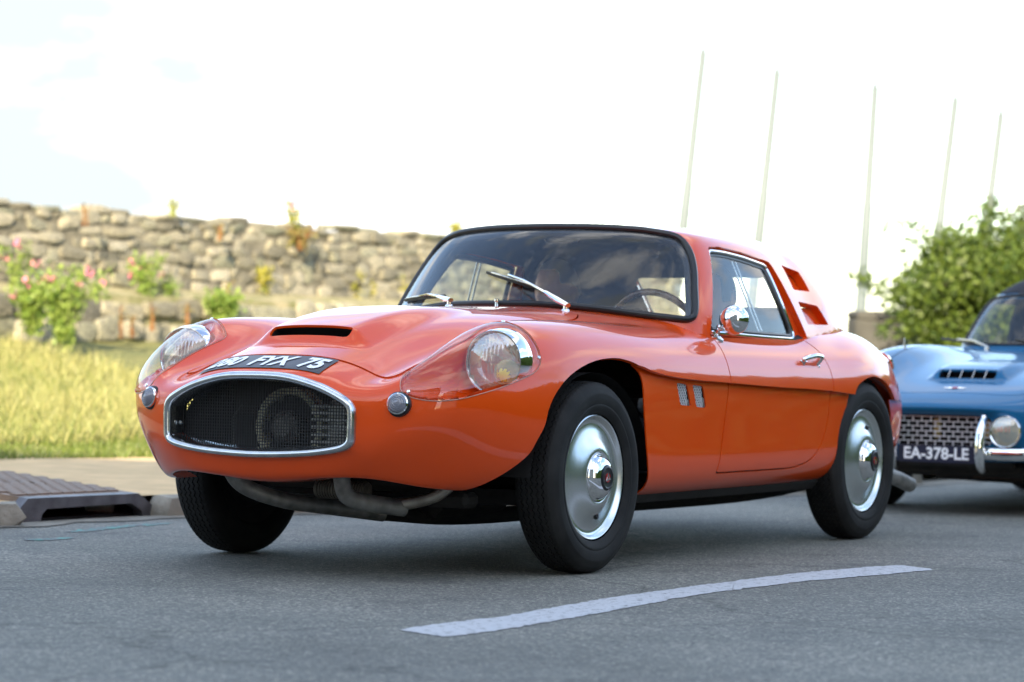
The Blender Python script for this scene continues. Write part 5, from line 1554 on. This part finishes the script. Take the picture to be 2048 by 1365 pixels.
# ------------------------------------------------------------------ the blue car following
B_TH = R(30); B_RZ = -(math.pi / 2 + B_TH); B_LOC = (2.36, 13.20, 0)
bcar = empty('blue_sports_car', B_LOC, B_RZ, 'low blue vintage sports car with chrome bumper following behind the orange car', 'car')
BN = [
 [(.765,0,.462),(.762,.15,.462),(.755,.27,.460),(.748,.335,.452),(.744,.36,.43),(.742,.366,.40),(.742,.366,.37),(.744,.36,.345),(.748,.33,.322),(.755,.18,.312),(.76,0,.310)],
 [(.800,0,.487),(.796,.15,.487),(.785,.28,.484),(.772,.38,.474),(.760,.44,.45),(.752,.475,.405),(.748,.47,.35),(.745,.43,.305),(.748,.36,.282),(.755,.18,.275),(.76,0,.273)],
 [(.785,0,.520),(.78,.16,.519),(.765,.30,.515),(.745,.42,.507),(.725,.50,.485),(.705,.555,.43),(.70,.555,.36),(.70,.51,.29),(.70,.42,.25),(.70,.2,.245),(.70,0,.245)],
 [(.58,0,.592),(.575,.16,.590),(.57,.32,.590),(.56,.44,.600),(.55,.54,.590),(.53,.635,.53),(.52,.665,.43),(.52,.63,.32),(.52,.53,.24),(.5,.2,.24),(.5,0,.24)],
 [(.32,0,.655),(.32,.17,.652),(.32,.33,.655),(.31,.45,.685),(.30,.56,.695),(.29,.69,.63),(.28,.73,.49),(.28,.71,.34),(.28,.62,.24),(.3,.2,.24),(.3,0,.24)],
 [(.08,0,.700),(.08,.18,.697),(.08,.34,.702),(.08,.46,.750),(.08,.57,.765),(.08,.71,.69),(.08,.75,.53),(.08,.73,.36),(.08,.66,.23),(.08,.2,.23),(.08,0,.23)],
 [(-.25,0,.738),(-.25,.18,.735),(-.25,.36,.742),(-.25,.48,.782),(-.25,.585,.790),(-.25,.715,.715),(-.25,.755,.55),(-.25,.735,.37),(-.25,.68,.22),(-.25,.2,.22),(-.25,0,.22)],
 [(-.65,0,.772),(-.65,.2,.770),(-.65,.40,.774),(-.65,.50,.788),(-.65,.60,.786),(-.65,.72,.715),(-.65,.76,.55),(-.65,.74,.37),(-.65,.69,.21),(-.65,.2,.21),(-.65,0,.21)],
 [(-1.2,0,.78),(-1.2,.2,.78),(-1.2,.42,.78),(-1.2,.52,.785),(-1.2,.62,.775),(-1.2,.72,.70),(-1.2,.755,.55),(-1.2,.735,.37),(-1.2,.69,.21),(-1.2,.2,.21),(-1.2,0,.21)],
 [(-1.9,0,.78),(-1.9,.2,.78),(-1.9,.42,.78),(-1.9,.52,.79),(-1.9,.62,.785),(-1.9,.72,.71),(-1.9,.755,.55),(-1.9,.735,.37),(-1.9,.68,.22),(-1.9,.2,.22),(-1.9,0,.22)],
 [(-2.6,0,.74),(-2.6,.2,.74),(-2.6,.40,.745),(-2.6,.5,.76),(-2.6,.58,.75),(-2.6,.67,.68),(-2.6,.70,.54),(-2.6,.68,.4),(-2.6,.62,.28),(-2.6,.2,.27),(-2.6,0,.27)],
 [(-2.9,0,.62),(-2.9,.2,.62),(-2.9,.36,.63),(-2.9,.44,.635),(-2.9,.50,.62),(-2.9,.56,.58),(-2.9,.58,.5),(-2.9,.56,.42),(-2.9,.5,.34),(-2.9,.2,.33),(-2.9,0,.33)],
 [(-2.96,0,.52),(-2.96,.1,.52),(-2.96,.2,.52),(-2.96,.25,.52),(-2.96,.28,.515),(-2.96,.3,.51),(-2.96,.3,.49),(-2.96,.3,.48),(-2.96,.28,.475),(-2.96,.1,.47),(-2.96,0,.47)],
]
BN = np.array(BN, float); BN[0, :, 1] *= .66; BN[1, :, 1] *= .80; BN[2, :, 1] *= .93
bn = sharpen(BN, .8, 1); _b2 = sharpen(bn, .5, 0, 'ext', 'ext'); _b2[0] = bn[0]; _b2[-1] = bn[-1]; bn = _b2
us = np.concatenate([np.arange(i, i + 1, 1 / 14) for i in range(len(bn) - 1)] + [[len(bn) - 1]]); vs_ = np.linspace(0, 10, 101)
A = eval_axis(bn, us); G = np.moveaxis(eval_axis(np.moveaxis(A, 1, 0), vs_, 'mir', 'mir'), 0, 1)
nu, nv = G.shape[:2]; V = G.reshape(-1, 3).copy(); V[np.arange(nu) * nv, 1] = 0; V[np.arange(nu) * nv + nv - 1, 1] = 0
vv = np.tile(vs_[None], (nu, 1)).ravel()
# raised bonnet blister with an intake, and a pressed triangle behind it
def blister(x, y):
    a = (1 - sstep(.150, .20, np.abs(y))) * sstep(.47, .41, x) * (1 - sstep(.38, -.15, x)) * .040
    return a
V[:, 2] += np.where(vv < 4, blister(V[:, 0], V[:, 1]), 0)
F = grid_faces(nu, nv)
g = np.where((V[:, 2] < .33) & (vv > 7.6) & (V[:, 0] < .70), -1.0, 1.0); V, F, _ = clip(V, F, g)
for cx_ in (0, -2.17):
    ar = [(cx_ + .37 * math.cos(q), .30 + .37 * math.sin(q)) for q in np.linspace(-.5, math.pi + .5, 30)]
    g = poly_sdf(V[:, 0], V[:, 2], ar); g = np.where(V[:, 1] > .40, g, np.maximum(g, .40 - V[:, 1])); V, F, _ = clip(V, F, g)
g = poly_sdf(V[:, 0], V[:, 1], round_poly([(.412, -.2), (.412, .142), (.455, .142), (.455, -.2)], [0, .012, .012, 0])); g = np.where(V[:, 2] > .55, g, 1)
bs_V, bs_F, _ = clip(V, F, g, -1); V, F, _ = clip(V, F, g)
cock = [(-.72, -.1), (-.78, .40), (-.95, .56), (-2.0, .56), (-2.2, -.1)]
g = poly_sdf(V[:, 0], V[:, 1], cock); g = np.where(V[:, 2] > .6, g, 1); V, F, _ = clip(V, F, g)
# bonnet shut line
BH = round_poly([(.66, -.2), (.665, .30), (.60, .43), (.40, .47), (-.45, .50), (-.66, .44), (-.66, -.2)], [0, .08, .08, .1, .1, .05, 0])
g = poly_sdf(V[:, 0], V[:, 1], BH); g = np.where(V[:, 2] > .48, g, 1)
bh_V, bh_F, _ = clip(V, F, g + .0025, -1); V, F, _ = clip(V, F, g - .0025)
skin('body_shell', V, F, M_blue, bcar, .02, True, lambda a, b: a[2] < .34 and abs(a[1]) < .6)
bb = skin('bonnet', bh_V, bh_F, M_blue, bcar, .010)
n0 = len(bs_V); e = edge_open(bs_V, bs_F)
mesh('scoop_duct', *mirror_weld(np.concatenate([bs_V - [0, 0, .002], bs_V - [.05, 0, .035]]), [tuple(i + n0 for i in f) for f in bs_F] + [(b, a, a + n0, b + n0) for a, b in e]), M_black, bb, True, 40)
for k in range(4):
    y = -.09 + .06 * k; mb = MB(); mb.tube([(.455, y - .003, .628), (.425, y + .002, .668)], .0022, 6); mb.build('scoop_bar', M_chrome_soft, bb)
BB_BVH = BVHTree.FromPolygons([tuple(v) for v in mirror_weld(np.concatenate([V, bh_V]), list(F) + [tuple(i + len(V) for i in f) for f in bh_F])[0]], mirror_weld(np.concatenate([V, bh_V]), list(F) + [tuple(i + len(V) for i in f) for f in bh_F])[1])
def bdrape(x, y):
    h = BB_BVH.ray_cast(Vector((x, y, 2)), Vector((0, 0, -1))); return h[0], h[1]
# small winged badge
V = []; 
for y, w in ((-.055, .002), (-.03, .008), (-.012, .010), (0, .014), (.012, .010), (.03, .008), (.055, .002)):
    for sgn in (-1, 1):
        p, n = bdrape(.60 + sgn * w, y); V.append(p + n * .003)
bdg = mesh('bonnet_badge', V, [(2 * i, 2 * i + 1, 2 * i + 3, 2 * i + 2) for i in range(6)], M_chrome, bb, False)
V = []
for y, w in ((-.014, .006), (0, .010), (.014, .006)):
    for sgn in (-1, 1):
        p, n = bdrape(.60 + sgn * w, y); V.append(p + n * .0045)
mesh('badge_centre', V, [(2 * i, 2 * i + 1, 2 * i + 3, 2 * i + 2) for i in range(2)], mat('badge_red', (.5, .03, .03), .3), bdg, False)
# grille: brick pattern of thin bars
mb = MB()
for i in range(7):
    z = .318 + .0225 * i; mb.box((.728, 0, z), (.008, .47 if 0 < i < 6 else .42, .0042))
for i in range(6):
    z = .318 + .0225 * (i + .5)
    for k in range(-8, 9):
        y = k * .044 + (.022 if i % 2 else 0)
        if abs(y) < .232: mb.box((.727, y, z), (.006, .0042, .022))
tag(mb.build('grille_bars', mat('grille_alloy', (.72, .73, .74), .35, .3), bcar, False), kind='stuff')
mb = MB(); mb.box((.62, 0, .37), (.02, .60, .30)); mb.build('radiator', M_under, bcar, False)
for y in (-.06, .19):
    mb = MB(); mb.box((.66, y, .40), (.03, .035, .10), None, .01); mb.build('radiator_bracket', mat('brass', (.5, .38, .14), .4, .6), bcar)
# plate
mb = MB(); mb.box((.80, -.01, .283), (.006, .37, .078)); bp_ = mb.build('number_plate', mat('plate_dark_blue', (.018, .022, .045), .35), bcar, False)
me = text_mesh("EA-378-LE", .074, 0, .0022, 0); xs_ = [v.co.x for v in me.vertices]; k = .315 / (max(xs_) - min(xs_))
for v in me.vertices: v.co = Vector((.8045, -.01 + v.co.x * k, .283 + v.co.y * 1.0))
link('plate_lettering', me, bp_, M_white)
# bumper, overriders, lamps
mb = MB(); pts = arc([(.79, .21, .290), (.795, .34, .290), (.76, .50, .295), (.66, .66, .30), (.40, .78, .305)], 8); mb.tube(pts, .028, 12, flat=.45); mb.build('bumper', M_chrome, bcar)
mb = MB(); mb.tube([(x, -y, z) for x, y, z in pts[8:]], .028, 12, flat=.45); mb.build('bumper', M_chrome, bcar)
for s in (1, -1):
    mb = MB(); mb.tube(arc([(.79, .212 * s, .215), (.825, .212 * s, .245), (.835, .212 * s, .33), (.815, .212 * s, .41), (.785, .212 * s, .455)], 6), [.020 + .010 * math.sin(math.pi * min(1, i / 22)) for i in range(25)], 12, flat=.8); mb.build('overrider', M_chrome, bcar)
    lp = empty('headlight', (.775, .312 * s, .392)); lp.parent = bcar
    mb = MB(); mb.lathe([(.066, .010), (.071, .014), (.075, .008), (.077, -.02), (.07, -.08)], 36, None, 'x'); mb.build('lamp_rim', M_chrome, lp)
    v_, f_ = lens_geo(.067, .016, 9, .0008); mesh('lens', [(x + .01, y, z) for x, y, z in v_], f_, M_lens, lp)
    mb = MB(); mb.lathe([(.067, .006), (.05, -.03), (.02, -.045), (0, -.048)], 30, None, 'x'); mb.build('reflector', noisy(mat('warm_reflector', (.75, .66, .45), .15, .9), 8, .2), lp)
# under the nose
mb = MB(); mb.box((.30, 0, .21), (.55, .9, .07), None, .02); mb.box((-1.2, 0, .20), (2.4, 1.2, .06)); mb.tube([(.5, -.35, .20), (.5, .38, .19)], .022, 8); mb.tube([(.55, -.1, .18), (.2, .3, .15)], .02, 8); mb.build('floor_pan', M_under, bcar, True, 30)
mb = MB(); mb.tube([(.47, .05, .185), (.47, .33, .185)], .020, 10); mb.build('anti_roll_bar', noisy(mat('brown_rust', (.10, .05, .03), .8), 30, .3), bcar)
for x in (0, -2.17):
    for s in (1, -1):
        w = empty('wheel', (x, .60 * s, .30)); w.parent = bcar; w.rotation_euler = (0, .4 * x, 0 if s > 0 else math.pi); w.scale = (.97, 1, .97)
        dup(tyre_me, 'tyre', w); dup(cap_me, 'hubcap', w); dup(ccap_me, 'centre_cap', w)
    for s in (1, -1):
        mb = MB(); mb.lathe([(.0, -.32), (.40, -.32), (.40, 0)], 30, None, 'y', R(8), R(172)); mb.V = [(a + x, (b + .66) * s, c_ * .95 + .27) for a, b, c_ in mb.V]; mb.build('wheel_well', M_well, bcar)
# windscreen frame, glass, black hood
b0 = [(-.72,0,.785),(-.74,.22,.784),(-.80,.42,.782),(-.93,.555,.782),(-1.10,.60,.78),(-1.5,.61,.78),(-1.9,.56,.78),(-2.25,.35,.78),(-2.32,0,.78)]
b1 = [(-1.02,0,1.085),(-1.03,.2,1.083),(-1.07,.36,1.075),(-1.14,.455,1.06),(-1.25,.49,1.055),(-1.5,.50,1.06),(-1.75,.46,1.05),(-1.95,.28,1.04),(-2.0,0,1.04)]
b2 = [(-1.5 + (x + 1.5) * .6, y * .6, 1.185) for x, y, z in b1]; b3 = [(-1.5 + (x + 1.5) * .05, y * .05, 1.205) for x, y, z in b1]
bm_ = [(a[0] * .5 + b[0] * .5 + .01, a[1] * .5 + b[1] * .5 + .012 * (a[1] > 0), a[2] * .5 + b[2] * .5) for a, b in zip(b0, b1)]
lowr = [(x, y, z - .06) for x, y, z in b0]
net = sharpen(np.array([lowr, b0, bm_, b1, b2, b3], float), .85, 1)
us = np.linspace(0, 5, 91); vs_ = np.linspace(0, 8, 121)
A = eval_axis(net, us); G = np.moveaxis(eval_axis(np.moveaxis(A, 1, 0), vs_, 'mir', 'mir'), 0, 1)
nu, nv = G.shape[:2]; V = G.reshape(-1, 3).copy(); V[np.arange(nu) * nv, 1] = 0; V[np.arange(nu) * nv + nv - 1, 1] = 0; F = grid_faces(nu, nv)
SCB = round_poly([(-.3, .80), (.3, .80), (.535, .798), (.455, 1.045), (.3, 1.060), (-.3, 1.060)], [.0, .05, .03, .04, .05, 0])
g = poly_sdf(V[:, 1], V[:, 2], SCB); g = np.where(V[:, 0] > -1.3, g, 1.0)
sv, sf, _ = clip(V, F, g, -1); V, F, _ = clip(V, F, g)
SWB = round_poly([(-1.02, .80), (-1.22, 1.03), (-1.62, 1.03), (-1.72, .80)], .03)
g = poly_sdf(V[:, 0], V[:, 2], SWB); g = np.where(V[:, 1] > .3, g, 1.0); wv, wf, _ = clip(V, F, g, -1); V, F, _ = clip(V, F, g)
fr = V[:, 0] + (V[:, 2] - .78) * .9     # frame in body colour, hood cloth behind and above it
g = np.where(V[:, 2] > 1.072, -1.0, fr + 1.06)
fv, ff, _ = clip(V, F, g); hv_, hf_, _ = clip(V, F, g, -1)
skin('screen_frame', fv, ff, M_blue, bcar, .02)
skin('cloth_hood', hv_ * np.array([1, 1.0, 1.004]), hf_, mat('black_cloth', (.012, .013, .02), .85), bcar, .02)
mesh('windscreen', *mirror_weld(sv, sf), M_glass, bcar); tube_loop(sv, sf, .007, 'windscreen_seal', M_seal, bcar, True, .003, 8)
for s in (1, -1): put('side_window', wv, wf, M_glass, bcar, s)
mb = MB(); mb.box((-1.05, 0, .70), (.3, 1.0, .12), None, .04); mb.box((-1.75, .28, .72), (.14, .42, .5), None, .05); mb.box((-1.75, -.28, .72), (.14, .42, .5), None, .05); mb.box((-1.5, 0, .3), (1.4, 1.1, .06)); mb.build('cabin_trim', M_trim, bcar, True, 40)
mb = MB(); mb.tube([(-1.25 , .28 + .17 * math.cos(q), .80 + .17 * math.sin(q)) for q in np.linspace(0, 2 * math.pi, 32, endpoint=False)], .012, 8, True); mb.build('steering_wheel', M_trim, bcar)
for y, ty in ((-.30, -.50), (.10, -.10)):
    wp = empty('wiper'); wp.parent = bcar
    p, n = bdrape(-.64, y)
    mb = MB(); mb.lathe([(.014, 0), (.012, .02), (0, .024)], 12, Matrix.Translation(p), 'z'); mb.tube([p + Vector((0, 0, .02)), p + Vector((-.06, (ty - y) * .5, .05)), p + Vector((-.10, (ty - y), .055))], .006, 6); mb.build('wiper_arm', M_chrome_soft, wp)
    mb = MB(); mb.tube([p + Vector((-.055, (ty - y) * .3, .035)), p + Vector((-.14, (ty - y) * 1.5, .06))], .007, 6); mb.build('wiper_blade', M_seal, wp)
p, n = bdrape(-.02, -.50); mb = MB(); mb.lathe([(.006, -.003), (.005, .02), (.003, .05), (0, .052)], 10, Matrix.Translation(p), 'z'); mb.build('wing_marker', M_chrome, bcar)
